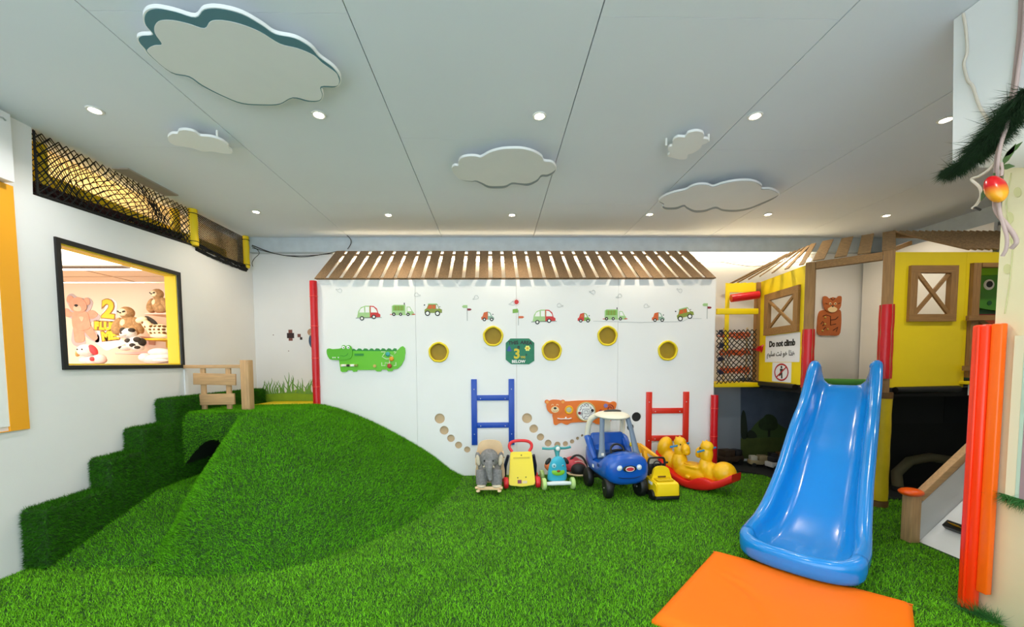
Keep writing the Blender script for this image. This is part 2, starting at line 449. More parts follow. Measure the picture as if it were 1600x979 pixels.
# ================================================================ clouds on the ceiling
M_CL = mat('cloud_white', '#e6e6e4', 0.7, var=0.02, scale=4)
M_CLB = mat('cloud_teal', '#54808c', 0.7)
M_CLG = mat('cloud_grey', '#8b959a', 0.7)
M_EDGE = mat('cloud_edge', '#f4f4f2', 0.6)
def zpt(L, s, ox, oy): return [(a / s + ox, b / s + oy) for a, b in L]
def cloud(outer, inner, mid, label, drop=0.055, thick=0.018):
    zb = ZC - drop - thick
    po = [on(a, b, 2, zb) for a, b in outer]
    c = sum(po, Vector()) / len(po)
    t = thing('cloud_cutout', label, 'cloud', (c.x, c.y, ZC), 0, 'cloud cutouts under the ceiling')
    def plate(bm, P, z0, z1):
        P = catmull([(p.x - c.x, p.y - c.y, 0) for p in P], 4)
        a = [bm.verts.new((p.x, p.y, z0 - ZC)) for p in P]; b = [bm.verts.new((p.x, p.y, z1 - ZC)) for p in P]
        bm.faces.new(a); bm.faces.new(b[::-1])
        for i in range(len(P)):
            j = (i + 1) % len(P); bm.faces.new((a[i], b[i], b[j], a[j]))
    part('board', M_EDGE, t, lambda bm: plate(bm, po, zb, zb + thick))
    if mid is not None:
        part('tinted_face', mid, t, lambda bm: plate(bm, [c + (p - c) * 0.985 for p in po], zb - 0.0015, zb))  # printed colour layer left showing round the white face
        pi_ = [on(a, b, 2, zb - 0.003) for a, b in inner]
        part('white_face', M_CL, t, lambda bm: plate(bm, pi_, zb - 0.003, zb - 0.0015))
    for dx, dy in ((-.25, .03), (.25, -.03)):
        part('hanger', M_RIM, t, lambda bm: tube(bm, [(dx * .6, dy, -drop - .001), (dx * .6, dy, -0.0005)], 0.008, 8))
Z1 = (2.857, 0, 0); Z3 = (8.0, 690, 210); Z5 = (4.893, 950, 200)
big_o = [(618, 190), (640, 215), (665, 248), (760, 325), (840, 345), (900, 385), (990, 430), (1080, 465), (1180, 472), (1250, 468), (1310, 440), (1380, 455), (1430, 452), (1445, 425), (1440, 392), (1500, 390), (1522, 370), (1520, 340), (1490, 300), (1430, 255), (1390, 210), (1320, 170), (1230, 150), (1170, 110), (1080, 60), (980, 35), (910, 40), (870, 75), (780, 50), (700, 35), (655, 45), (638, 75), (645, 110), (678, 152), (630, 158), (612, 170)]
big_i = [(665, 240), (760, 320), (845, 340), (905, 380), (990, 424), (1080, 459), (1180, 466), (1248, 462), (1308, 434), (1380, 449), (1425, 447), (1438, 425), (1432, 386), (1500, 384), (1514, 366), (1510, 345), (1497, 323), (1440, 282), (1400, 247), (1330, 217), (1250, 196), (1160, 142), (1070, 107), (990, 91), (940, 96), (912, 127), (840, 106), (770, 91), (715, 93), (691, 116), (692, 150), (722, 197), (690, 203), (663, 217)]
cloud(zpt(big_o, *Z1), zpt(big_i, *Z1), M_CLB, 'biggest ceiling cloud, off-white with a teal-blue printed edge')
sm_o = [(750, 612), (768, 598), (792, 597), (800, 584), (832, 581), (870, 590), (895, 607), (940, 611), (985, 625), (1018, 648), (1022, 662), (1037, 675), (1030, 686), (990, 684), (950, 676), (905, 676), (862, 662), (820, 655), (780, 648), (755, 632)]
cloud(zpt(sm_o, *Z1), None, None, 'small plain white cloud on the left near the netted opening')
c3_o = [(128, 430), (160, 390), (210, 388), (212, 335), (255, 290), (340, 270), (430, 272), (495, 282), (600, 225), (740, 185), (880, 175), (1020, 180), (1150, 215), (1250, 275), (1280, 330), (1370, 345), (1420, 385), (1435, 440), (1400, 490), (1330, 525), (1255, 530), (1200, 590), (1090, 640), (980, 630), (880, 625), (800, 665), (700, 675), (580, 668), (490, 620), (420, 590), (370, 590), (250, 570), (170, 510)]
c3_i = [(130, 430), (162, 394), (213, 392), (216, 337), (258, 294), (342, 274), (432, 276), (495, 287), (600, 230), (740, 190), (880, 180), (1020, 185), (1148, 220), (1246, 280), (1275, 334), (1366, 350), (1414, 387), (1428, 430), (1385, 470), (1320, 500), (1245, 505), (1190, 565), (1085, 610), (980, 608), (880, 600), (800, 636), (700, 645), (590, 640), (500, 600), (430, 575), (370, 582), (250, 565), (172, 508)]
cloud(zpt(c3_o, *Z3), zpt(c3_i, *Z3), M_CLG, 'middle-sized cloud hanging at the centre of the ceiling')
c4_o = [(455, 215), (475, 192), (458, 165), (470, 142), (493, 135), (495, 100), (530, 70), (588, 70), (610, 40), (670, 25), (720, 35), (735, 62), (728, 80), (765, 88), (760, 112), (720, 130), (708, 152), (680, 175), (640, 195), (612, 202), (600, 235), (550, 240), (500, 228)]
cloud(zpt(c4_o, *Z5), None, None, 'small puffy white cloud tilted beside the right ceiling joint')
c5_o = [(385, 560), (420, 525), (500, 492), (590, 472), (640, 445), (700, 430), (760, 433), (805, 446), (870, 425), (960, 406), (1060, 400), (1130, 412), (1175, 440), (1178, 464), (1240, 466), (1300, 492), (1308, 515), (1255, 550), (1170, 588), (1080, 622), (980, 640), (880, 635), (820, 615), (740, 640), (660, 645), (600, 618), (575, 600), (520, 620), (440, 622), (410, 605), (425, 588)]
c5_i = [(390, 556), (424, 529), (502, 497), (592, 477), (642, 450), (700, 435), (760, 438), (806, 452), (872, 430), (960, 411), (1060, 405), (1127, 417), (1168, 444), (1172, 470), (1238, 472), (1294, 497), (1300, 512), (1245, 540), (1165, 574), (1078, 608), (980, 624), (880, 620), (822, 600), (740, 624), (662, 627), (605, 602), (580, 586), (520, 604), (450, 606), (425, 596), (428, 578)]
cloud(zpt(c5_o, *Z5), zpt(c5_i, *Z5), M_CLG, 'long flat cloud near the back on the right, grey lower edge')
# tan repair board screwed to the ceiling near the left wall
p = [Vector((-3.36, 3.69, 0)), Vector((-3.221, 3.69, 0)), Vector((-3.222, 4.254, 0)), Vector((-3.36, 4.254, 0))]
bm = B(); prism(bm, [(q.x + 3.3, q.y - 3.9) for q in p], 0, -0.012)
for v in bm.verts: v.co = Vector((v.co.x, v.co.z, v.co.y))
o = obj('ceiling_board', bm, mat('tan_board', '#a89c90', 0.7)); o.location = (-3.3, 3.9, ZC - 0.0005)
tag(o, 'tan patch board fixed to the ceiling above the left net', 'board')

# ================================================================ white play wall
M_SLAT = wood('slat_wood', '#876b4c', 0.22, axis=1)
M_SLATR = wood('slat_wood_right', '#94764f', 0.25, axis=1)
M_PINE = wood('pine_wood', '#c19a6c', 0.14, axis=2)
M_PINEX = wood('pine_wood_x', '#c19a6c', 0.14, axis=0)
M_PINEY = wood('pine_wood_y', '#c19a6c', 0.14, axis=1)
M_OAK = wood('oak_wood', '#9b7240', 0.2, axis=2)
M_OAKX = wood('oak_wood_x', '#9b7240', 0.2, axis=0)
M_SCREW = mat('screw_head', '#c9cdd2', 0.3, metal=0.8)
FX0, FX1, FZT = -2.24, 2.835, 2.508
fac = thing('play_wall', 'long white play wall under a slatted roof, with round holes and panel joints', 'wall', (0.3, YF + 0.01, 0))
def FL(px, py):
    x, z = FA(px, py); return (x - 0.3, z)
HOLES = [(685.5, 550, 14.5), (770.5, 525, 14.5), (862, 547.5, 14.5), (949, 524.5, 14.5), (1043, 547.5, 14.5)]
CHAIN1 = [(687, 653.5, 8), (694, 672, 7), (704.5, 684.5, 6), (716.5, 695, 5.6), (730, 702, 5)]
CHAIN2 = [(823.5, 653, 8), (834, 669.5, 6.8), (844.5, 682.5, 5.8), (856.5, 692, 5.5), (871, 694.5, 5), (883.5, 693, 4.2), (894, 689.5, 3.5), (902.5, 684.5, 2.6), (909.5, 680, 2.0), (916.5, 684.5, 2.5), (924.5, 689, 3.5), (994.5, 651, 7.5), (985, 667, 5.5)]
PX = 0.00812
seams = [FX0, -1.0, 0.277, 1.578, FX1]
allh = HOLES + CHAIN1 + CHAIN2
for k in range(4):
    x0, x1 = seams[k] + 0.0012 - 0.3, seams[k + 1] - 0.0012 - 0.3
    hs = []
    for (a, b, r) in allh:
        c = FL(a, b); rr = r * PX
        if c[0] - rr > x0 and c[0] + rr < x1: hs.append(circ(c[0], c[1], rr, 28))
    bm = holed([(x0, 0.003), (x1, 0.003), (x1, FZT), (x0, FZT)], hs, 0.008, -0.01)
    obj('panel', bm, M_WHITE, fac, 35)
for x in (FX0 + .04, -1.0, 0.277, 1.578, FX1 - .04):
    part('back_stud', M_PINE, fac, lambda bm: box(bm, (x - 0.3, 0.042, 1.25), (0.05, 0.04, 2.48)))
M_TAN = mat('tan_ply', '#cdb089', 0.6, var=0.06, scale=8)
for a, b in ((CHAIN1, 0), (CHAIN2[:-4], 0)):
    xs_ = [FL(p, q)[0] for p, q, r in a]; zs_ = [FL(p, q)[1] for p, q, r in a]
    part('back_board', M_TAN, fac, lambda bm: box(bm, ((min(xs_) + max(xs_)) / 2, 0.019, (min(zs_) + max(zs_)) / 2), (max(xs_) - min(xs_) + .2, 0.006, max(zs_) - min(zs_) + .2)))
# black plates added behind the right-hand holes, standing in for the dark inside
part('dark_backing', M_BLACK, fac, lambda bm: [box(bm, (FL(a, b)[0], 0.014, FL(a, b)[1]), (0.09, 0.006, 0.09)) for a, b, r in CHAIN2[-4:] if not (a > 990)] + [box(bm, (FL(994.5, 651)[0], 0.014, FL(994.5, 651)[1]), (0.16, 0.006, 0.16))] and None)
# padded portholes
M_PADY = mat('porthole_rim', '#f0d61a', 0.4)
M_PADD = mat('porthole_disc', '#a98a12', 0.6, var=0.06, scale=12)
hl = ['leftmost of five, over the bare white panel', 'upper left one, beside the green area sign', 'right of green sign, over bear board', 'upper right one beside the second panel joint', 'rightmost of five, above the red ladder']
for (a, b, r), l in zip(HOLES, hl):
    x, z = FA(a, b); t = thing('porthole', 'round yellow padded porthole in the white wall, ' + l, 'porthole', (x, YF, z), 0, 'yellow portholes in the play wall')
    def rim(bm):
        pts = []
        for k in range(30):
            an = 2 * pi * k / 30; w = 1 + 0.015 * sin(5 * an) + 0.01 * sin(9 * an + 1)
            pts.append((0.117 * w * cos(an), -0.008, 0.117 * w * sin(an)))
        tube(bm, pts, 0.0135, 8, closed=True)
    part('rim', M_PADY, t, rim, 60)
    part('sleeve', M_PADY, t, lambda bm: loft(bm, [[(0.113 * cos(q), y, 0.113 * sin(q)) for q in np.linspace(0, 2 * pi, 30)[:-1]] for y in (-0.006, 0.05)], caps=False), 60)
    part('cover_disc', M_PADD, t, lambda bm: prism(bm, circ(0, 0, 0.113, 28), 0.055, 0.042), 40)

# red padded posts at both ends
def padpost(name, label, x, y, z0, z1, r, ties, lean=0.0):
    t = thing(name, label, 'post', (x, y, z0))
    n = 14
    part('padding', M_RED, t, lambda bm: tube(bm, [(lean * k / n, 0, (z1 - z0) * k / n) for k in range(n + 1)], [r * (1 + 0.03 * random.uniform(-1, 1)) for _ in range(n + 1)], 14), 50)
    for z in ties:
        part('cable_tie', M_TIE, t, lambda bm: tube(bm, [((r + .003) * cos(q) + lean * (z - z0) / (z1 - z0), (r + .003) * sin(q), z - z0) for q in np.linspace(0, 2 * pi, 17)[:-1]], 0.003, 5, closed=True), 50)
    return t
padpost('padded_post', 'tall red padded post at the left end of the white play wall', FX0 - 0.02, YF - 0.02, 0.945, 2.49, 0.044, (2.3, 1.93, 1.53, 1.17))
padpost('padded_post', 'short red padded post at the right end of the white play wall', FX1 - 0.02, YF - 0.062, 0.004, 1.03, 0.044, (0.86, 0.5))

# slatted roof leaning back from the top of the wall
roof = thing('slat_roof', 'sloping roof of spaced brown wooden slats along the top of the white wall', 'roof', (0.3, YF, FZT))
y0, z0, y1, z1 = YF - 0.03, 2.515, 5.60, 2.985
n = 30
for i in range(n):
    f = (i + 0.5) / n
    xb = -2.255 + f * 5.09; xt = -2.17 + f * 4.88
    a = Vector((xb - 0.3, y0 - YF, z0 - FZT)); b = Vector((xt - 0.3, y1 - YF, z1 - FZT))
    d = (b - a); w = 0.061 + random.uniform(-.003, .003)
    e = random.uniform(-.006, .006)
    bm = B(); nrm = Vector((0, -d.z, d.y)).normalized()
    if nrm.z < 0: nrm = -nrm
    ring = lambda p: [p + Vector((-w, 0, 0)), p + Vector((w, 0, 0)), p + Vector((w, 0, 0)) + nrm * 0.014, p + Vector((-w, 0, 0)) + nrm * 0.014]
    loft(bm, [ring(a - d * 0.01 + d * e), ring(a + d * (1.0 + e))])
    obj('slat', bm, M_SLAT, roof)
part('eave_batten', M_SLAT, roof, lambda bm: box(bm, (-0.01, 0.014, 0.016), (5.05, 0.028, 0.018)))
part('ridge_batten', M_SLAT, roof, lambda bm: box(bm, (-0.02, 0.455, 0.425), (4.85, 0.035, 0.022)))

# ladders screwed to the wall
def ladder(label, m, xl, xr, w, zt, zb, zr, drop):
    c = (xl + xr) / 2
    t = thing('ladder', label, 'ladder', (c, YF, zb), 0)
    for x in (xl, xr):
        r = part('rail', m, t, lambda bm: box(bm, (x - c, -0.0125, (zt - zb) / 2), (w, 0.021, zt - zb), bevel=0.003))
        for z in (zt - 0.13, zb + 0.14):
            part('bolt', M_SCREW, r, lambda bm: ell(bm, (x - c, -0.024, z - zb), (0.007, 0.003, 0.007), u=10, v=6))
    for z in zr:
        r = part('rung', m, t, lambda bm: box(bm, (0, -0.0115, z - zb), (xr - xl - w - 0.001, 0.019, w * 0.95), bevel=0.003))
        for s in (-1, 1):
            part('bolt', M_SCREW, r, lambda bm: ell(bm, (s * (xr - xl) * 0.33, -0.022, z - zb - 0.01), (0.007, 0.003, 0.007), u=10, v=6))
ladder('blue wooden two-rung ladder fixed flat on the white wall', mat('blue_paint', '#0a47b4', 0.4), -0.269, 0.209, 0.072, 1.252, 0.405, (1.012, 0.66), 0)
ladder('red wooden two-rung ladder fixed flat on the white wall', mat('red_paint', '#d92c14', 0.42), 1.987, 2.470, 0.074, 1.072, 0.30, (0.828, 0.47), 0)

# ---------------------------------------------------------------- flat plates on a wall
def plate_fn(pts, y0, y1): return lambda bm: prism(bm, pts, y0, y1)
def wallthing(name, label, cat, px, py, group=None, y=YF - 0.0002, k=PX):
    x, z = FA(px, py, y); return thing(name, label, cat, (x, y, z), 0, group)
class P:
    """pixel-unit outline helper: (u right, v down) around the thing's origin"""
    def __init__(s, k=PX): s.k = k
    def __call__(s, L): return [(a * s.k, -b * s.k) for a, b in L]
p_ = P()
G_LT = mat('print_light_green', '#a9cf8d', 0.5); G_MD = mat('print_green', '#7fb04a', 0.5); G_OL = mat('print_olive', '#8a9a3e', 0.5); G_SAGE = mat('print_sage', '#8fb09a', 0.5)
G_RD = mat('print_red', '#d3302e', 0.5); G_OR = mat('print_orange', '#d8632a', 0.5); G_BK = mat('print_black', '#1d1f1d', 0.5); G_WH = mat('print_white', '#f6f6f2', 0.5); G_GR = mat('print_grey', '#a9aeac', 0.6); G_MAR = mat('print_maroon', '#8c1f2a', 0.5)
YS = [0.0, -0.0012, -0.002, -0.0028, -0.0036]
def layer(t, name, m, L, lv, smooth=0):
    pts = p_(L)
    if smooth: pts = [(v.x, v.z) for v in catmull([(a, 0, b) for a, b in pts], smooth)]
    return part(name, m, t, plate_fn(pts, YS[lv - 1], YS[lv]))
def wheel(t, u, v, r, hub=0.55):
    w = part('wheel', G_BK, t, plate_fn(circ(u * PX, -v * PX, r * PX, 16), YS[2], YS[3]))
    part('hub', G_WH, w, plate_fn(circ(u * PX, -v * PX, r * hub * PX, 12), YS[3], YS[4]))
GST = 'vehicle stickers in a row on the play wall'
def van(px, py, label):
    t = wallthing('vehicle_sticker', label, 'sticker', px, py, GST)
    layer(t, 'body', G_LT, [(-18, 7), (-16, -3), (-12, -9), (-5, -11.5), (2, -11.5), (2, 7)], 1)
    layer(t, 'front', G_RD, [(2, 7), (2, -11.5), (8, -11), (13, -7), (15, 0), (18, 2), (18, 6)], 1)
    layer(t, 'window', G_WH, [(-14.5, -1), (-12.5, -6.5), (-7, -9.5), (-6.5, -1)], 2)
    layer(t, 'window', G_WH, [(-5, -1), (-5, -9.8), (1, -9.8), (1, -1)], 2)
    layer(t, 'window', G_WH, [(3.5, -1), (3.5, -10), (8, -9.2), (12, -5), (13.5, -1)], 2)
    layer(t, 'bumper', G_GR, [(-20, 8.2), (-20, 6.8), (20, 6), (20, 7.2)], 1)
    wheel(t, -10.5, 8, 3.4); wheel(t, 8, 5.8, 3.4)
def truck(px, py, label):
    t = wallthing('vehicle_sticker', label, 'sticker', px, py, GST)
    layer(t, 'chassis', G_LT, [(-17, 4), (-17, -9), (-14, -11), (4, -11), (4, 3), (6, 3), (6, -8), (11, -8), (15, -1), (17, 1), (17, 5), (-17, 5)], 1)
    layer(t, 'cargo', G_MD, [(-15, -2), (-15, -9.5), (2, -9.5), (2, -2)], 2)
    for u in (-11, -6.5, -2):
        layer(t, 'slat', G_OL, [(u - 1, -2), (u - 1, -9.5), (u + 1, -9.5), (u + 1, -2)], 3)
    layer(t, 'window', G_WH, [(7, -1), (7, -7), (10.5, -7), (13.5, -1)], 2)
    layer(t, 'exhaust', G_BK, [(1.8, -11), (1.8, -14), (3.2, -14), (3.2, -11)], 1)
    layer(t, 'bumper', G_RD, [(-20, 4.5), (-20, 3.4), (-16, 3.4), (-16, 4.5)], 2)
    layer(t, 'bumper', G_RD, [(14, 4.5), (14, 3.2), (19, 3.2), (19, 4.5)], 2)
    wheel(t, -14, 3.6, 2.7, .35); wheel(t, -3.5, 3.6, 2.5, .35); wheel(t, 8, 3.8, 2.6, .35)
def jeep(px, py, label, ang=0):
    t = wallthing('vehicle_sticker', label, 'sticker', px, py, GST)
    layer(t, 'body', G_OL, [(-13, 4), (-13, -1), (-10, -3), (-7, -9), (7, -9), (10, -3), (14, -1), (14, 4)], 1)
    layer(t, 'roof', G_LT, [(-8, -8.6), (-7, -10.6), (6, -10.6), (8, -8.6)], 1)
    layer(t, 'window', G_OR, [(-9, -2.4), (-6, -8.3), (-1.5, -8.3), (-1.5, -2.4)], 2)
    layer(t, 'window', G_OR, [(-.5, -2.4), (-.5, -8.3), (4, -8.3), (4, -2.4)], 2)
    layer(t, 'windscreen', G_WH, [(5, -2.4), (5, -8.3), (6.5, -8.3), (9, -2.4)], 2)
    layer(t, 'lamp', G_BK, [(-14.5, -8), (-13, -9.5), (-11.8, -8.2), (-13, -7)], 1)
    layer(t, 'lamp', G_BK, [(9.6, -5), (10.6, -6.2), (11.4, -5), (10.5, -4.2)], 1)
    wheel(t, -8.5, 4.6, 4.1, .62); wheel(t, 7, 4.8, 4.1, .62)
    t.rotation_euler = (0, radians(-ang), 0)
def bug(px, py, label, a, b):
    t = wallthing('vehicle_sticker', label, 'sticker', px, py, GST)
    layer(t, 'rear', a, [(-10, 5), (-10, 1), (-8, 0), (-6, -6), (0, -7.5), (0, 5)], 1)
    layer(t, 'front', b, [(0, 5), (0, -7.5), (4, -6), (6.5, -1), (10, 2), (10, 5)], 1)
    layer(t, 'window', G_OR, [(-6, -.5), (-4.6, -5), (-.8, -6), (-.8, -.5)], 2)
    layer(t, 'window', G_WH, [(.8, -.5), (.8, -6), (3, -5), (5, -.5)], 2)
    layer(t, 'mirror', G_BK, [(7, -3), (8.4, -4.2), (9, -3), (8, -2)], 1)
    wheel(t, -5.2, 4.8, 2.8, .45); wheel(t, 6.2, 4.8, 2.8, .45)
def signpost(px, py, label, g=True, ext=False):
    t = wallthing('signpost_sticker', label, 'sticker', px, py, 'signpost stickers on the play wall')
    layer(t, 'pole', G_GR, [(-.5, 12), (-.5, -12), (.5, -12), (.4, 12)], 1)
    layer(t, 'arrow', G_LT if not ext else G_MD, [(-8, -10), (-6, -12.4), (.5, -12.4), (.5, -8), (-6, -8)] if not ext else [(-9, -7), (-9, -13), (-1, -14), (0, -8)], 2)
    layer(t, 'arrow', G_MAR if not ext else G_OR, [(.3, -4), (.3, -7.4), (5, -7.2), (7, -5.8), (5, -4)] if not ext else [(.3, 1), (.3, -2.4), (7, -2.4), (9, -.8), (7, 1)], 2)
van(576, 489, 'green and red camper-van sticker over the crocodile board')
truck(629.5, 487, 'green lorry sticker between the camper van and the first panel joint')
jeep(676.5, 484.5, 'olive jeep sticker with orange windows just right of the first panel joint')
signpost(730, 489, 'green and maroon signpost sticker, leftmost, above the upper left porthole')
bug(762, 494, 'small red and sage car sticker left of the sun sticker', G_OR, G_SAGE)
signpost(810, 496, 'signpost sticker with a green flag and orange arrow under the sun', ext=True)
van(850, 495, 'green and red camper-van sticker right of the sun sticker')
bug(912.5, 496, 'small red and lime car sticker left of the second lorry', G_RD, G_MD)
truck(961.5, 494, 'green lorry sticker crossed by the panel joint above the upper right porthole')
bug(1028.5, 495, 'small orange and sage car sticker above the rightmost porthole', G_OR, G_SAGE)
jeep(1070, 491, 'olive jeep sticker tilted nose up at the right of the row', 14)
signpost(1105, 486, 'green and maroon signpost sticker at the right edge of the white wall')
# sun
t = wallthing('sun_sticker', 'red sun sticker with short rays above the green area sign', 'sticker', 807, 471.5)
layer(t, 'disc', G_RD, [(3.6 * cos(a), 3.6 * sin(a)) for a in np.linspace(0, 2 * pi, 21)[:-1]], 1)
for k in range(14):
    a = 2 * pi * k / 14
    layer(t, 'ray', G_RD, [(4.6 * cos(a) - .25 * sin(a), 4.6 * sin(a) + .25 * cos(a)), (6.3 * cos(a), 6.3 * sin(a)), (4.6 * cos(a) + .25 * sin(a), 4.6 * sin(a) - .25 * cos(a))], 1)
# little outline clouds
def outline(px, py, label, flip=1, s=1.0, rotd=0):
    t = wallthing('cloud_sticker', label, 'sticker', px, py, 'small outline cloud stickers on the play wall')
    L = catmull([(-4.5, 0, 2), (-4, 0, -1.5), (-1.5, 0, -3), (1, 0, -2), (1.5, 0, 0), (4.5, 0, .5), (5, 0, 1.8), (2, 0, 2.2), (0, 0, 2.8), (-2.5, 0, 3)], 3)
    ca, sa = cos(radians(rotd)), sin(radians(rotd))
    part('outline', G_GR, t, lambda bm: tube(bm, [(flip * s * (v.x * ca - v.z * sa) * PX, -0.002, -s * (v.x * sa + v.z * ca) * PX) for v in L], 0.0016, 4, closed=True))
for a, b, l, f, r_ in [(530, 453, 'pale outline cloud sticker near the top left corner of the white wall', -1, -30), (652, 460, 'pale outline cloud sticker on the first panel joint', 1, 0), (743, 464.5, 'pale outline cloud sticker above the leftmost signpost', -1, 20), (800, 473.5, 'pale outline cloud sticker touching the left of the red sun', -1, 0), (875, 476.5, 'pale outline cloud sticker above the second camper van', 1, 0), (926, 455.5, 'pale outline cloud sticker high up between the small car and lorry', -1, -20), (967, 462, 'pale outline cloud sticker beside the right panel joint', -1, 10), (1010.5, 477.5, 'pale outline cloud sticker left of the orange and sage car', 1, 0), (1062, 453, 'pale outline cloud sticker high up over the tilted jeep', -1, -40)]:
    outline(a, b, l, f, 0.95, r_)
t = wallthing('road_sticker', 'thin grey road line sticker running under the right-hand vehicles', 'sticker', 1000, 501)
part('line', G_GR, t, lambda bm: tube(bm, [(u * PX, -0.0012, -v * PX) for u, v in [(-74, 0), (-40, 1), (0, 2.5), (40, 1.5), (68, 1), (78, -4), (98, -3)]], 0.0016, 4))

# green area sign
t = wallthing('area_sign', 'green clipped-corner sign reading THIS AREA IS 3 YRS BELOW', 'sign', 812.5, 548.5)
s = 22.8
part('board', mat('sign_green', '#0c7a56', 0.5, var=0.1, scale=14), t, plate_fn(p_([(-15, -20), (14, -20), (22.5, -13), (22.5, 15), (14, 20.5), (-14, 20), (-22.5, 13), (-22.5, -13)]), 0, -0.006))
def letters(s_, name, m, t, u, v, size, y=-0.0075, bold=0.0, rz=0, space=1.0, yz=0):
    bm = text_bm(s_, size * PX, T(u * PX, y, -v * PX) @ Matrix.Rotation(radians(rz), 4, 'Y'), 0.0008, bold, space); return obj(name, bm, m, t, None)
letters('THIS', 'lettering', G_BK, t, -10.5, -13.0, 7.6, bold=0.0022, rz=-4)
letters('AREA', 'lettering', G_BK, t, 9.8, -13.2, 7.4, bold=0.0022, rz=4)
letters('IS', 'lettering', G_BK, t, -2.2, -6, 5.6, bold=0.002)
letters('3', 'number', mat('sign_gold', '#d9c51f', 0.5), t, -5.0, 4.6, 21, bold=0.006)
letters('YRS', 'lettering', mat('sign_gold', '#d9c51f', 0.5), t, 4.5, 9.5, 4.6, bold=0.001)
letters('BELOW', 'lettering', G_WH, t, -2.5, 16.2, 6.2, bold=0.0018)
letters('&', 'lettering', G_BK, t, 9.8, 5.5, 5.0)
for k in range(6):
    a = 2 * pi * k / 6
    part('petal', mat('sign_petal', '#f4f27a', 0.5), t, plate_fn([(11.8 * PX + x, 4.6 * PX + z) for x, z in circ(2.9 * PX * cos(a), 2.9 * PX * sin(a), 1.6 * PX, 10)], -0.006, -0.0072))
part('flower_centre', mat('sign_flower', '#eab51c', 0.5), t, plate_fn(circ(11.8 * PX, 4.6 * PX, 1.9 * PX, 12), -0.006, -0.0078))
part('blue_tree', mat('sign_blue', '#2c4f9c', 0.5), t, plate_fn(p_([(-17, -9), (-14.5, -5.5), (-15.2, -5.5), (-13, -1), (-15, 0), (-19, 0), (-21, -1), (-18.8, -5.5), (-19.5, -5.5)]), -0.006, -0.0072))

# ---------------------------------------------------------------- crocodile activity board
cr = wallthing('crocodile_board', 'bright green wooden crocodile activity board mounted on the white wall', 'toy', 573, 560)
GC = mat('croc_green', '#66c313', 0.42); GCD = mat('croc_dark', '#1f8a2e', 0.45); GCM = mat('croc_mid', '#57b512', 0.42)
S6 = 11.43
def c6(L, ox=505 - 573, oy=530 - 560): return [((a / S6 + ox) * PX, -(b / S6 + oy) * PX) for a, b in L]
def sm(pts, k=4): return [(v.x, v.z) for v in catmull([(a, 0, b) for a, b in pts], k)]
part('spine', GCD, cr, plate_fn(c6([(530, 210), (540, 165), (570, 170), (600, 195), (640, 160), (680, 165), (710, 195), (745, 160), (790, 165), (820, 195), (860, 160), (890, 165), (920, 195), (955, 160), (1000, 165), (1030, 195), (1060, 160), (1100, 165), (1130, 195), (1165, 160), (1200, 165), (1235, 195), (1270, 160), (1310, 165), (1320, 210), (1320, 240), (530, 240)]), -0.001, -0.012))
body = c6([(290, 340), (300, 400), (320, 560), (345, 580), (420, 575), (440, 548), (520, 548), (545, 578), (600, 572), (612, 545), (930, 545), (960, 572), (1030, 572), (1050, 540), (1130, 540), (1160, 572), (1230, 568), (1250, 540), (1330, 525), (1400, 460), (1450, 360), (1472, 240), (1465, 160), (1430, 125), (1390, 140), (1345, 185), (1300, 215), (530, 205), (400, 250)])
part('body', GC, cr, lambda bm: prism(bm, body, -0.001, -0.02))
head = sm(c6([(92, 190), (110, 165), (150, 160), (200, 172), (340, 158), (360, 115), (400, 102), (430, 125), (470, 102), (510, 118), (532, 160), (538, 260), (510, 330), (440, 358), (180, 362), (120, 320), (92, 250)]), 3)
hd = part('head', GCM, cr, lambda bm: prism(bm, head, -0.02, -0.034))
for ex in (388, 470):
    e = part('eye', G_WH, cr, plate_fn([(a, b) for a, b in circ(*c6([(ex, 142)])[0], 2.4 * PX, 14)], -0.034, -0.037))
    part('pupil', G_BK, e, plate_fn(circ(*c6([(ex + 6, 148)])[0], 0.9 * PX, 10), -0.037, -0.039))
for ux in (200, 235, 295):
    part('tooth', G_WH, cr, plate_fn(c6([(ux - 14, 312), (ux + 14, 312), (ux, 338)]), -0.034, -0.036))
part('smile', GCD, cr, lambda bm: tube(bm, [(a, -0.034, b) for a, b in c6([(330, 285), (390, 300), (440, 280), (465, 245)])], 0.003, 5))
ro = part('roller_rail', mat('toy_cream', '#f1e3bd', 0.5), cr, lambda bm: box(bm, (c6([(460, 462)])[0][0], -0.026, c6([(460, 462)])[0][1]), (0.19, 0.012, 0.03), bevel=0.004))
for ux, mm in ((385, G_WH), (465, G_BK), (540, G_WH), (605, G_OL)):
    q = c6([(ux, 462)])[0]; part('roller', mm, cr, lambda bm: tube(bm, [(q[0] - 0.018, -0.038, q[1]), (q[0] + 0.018, -0.038, q[1])], 0.015, 10))
part('dial', GCM, cr, plate_fn(c6([(570, 248), (740, 248), (740, 296), (570, 296)]), -0.02, -0.024)); part('dial_plate', GCD, cr, plate_fn(c6([(575, 255), (735, 255), (735, 290), (575, 290)]), -0.024, -0.026))
q = c6([(930, 475)])[0]; part('knob', mat('toy_tan', '#c9b05a', 0.5), cr, lambda bm: lathe(bm, [(0.0005, 0), (0.018, 0), (0.02, 0.02), (0.0005, 0.024)], 14, (q[0], -0.02, q[1]), rot(90)))
for path in ([(1045, 225), (1120, 225), (1100, 260), (1060, 310), (1130, 350), (1200, 345)], [(1270, 225), (1310, 225), (1280, 260)], [(1050, 410), (1050, 470), (1110, 470), (1110, 420), (1200, 430)], [(1210, 360), (1250, 300), (1190, 270), (1150, 250)], [(1300, 410), (1300, 470), (1260, 470)], [(1190, 350), (1190, 470)]):
    part('slot', mat('toy_slot', '#d9ecc0', 0.5), cr, lambda bm: tube(bm, [(a, -0.0205, b) for a, b in c6(path)], 0.006, 5))
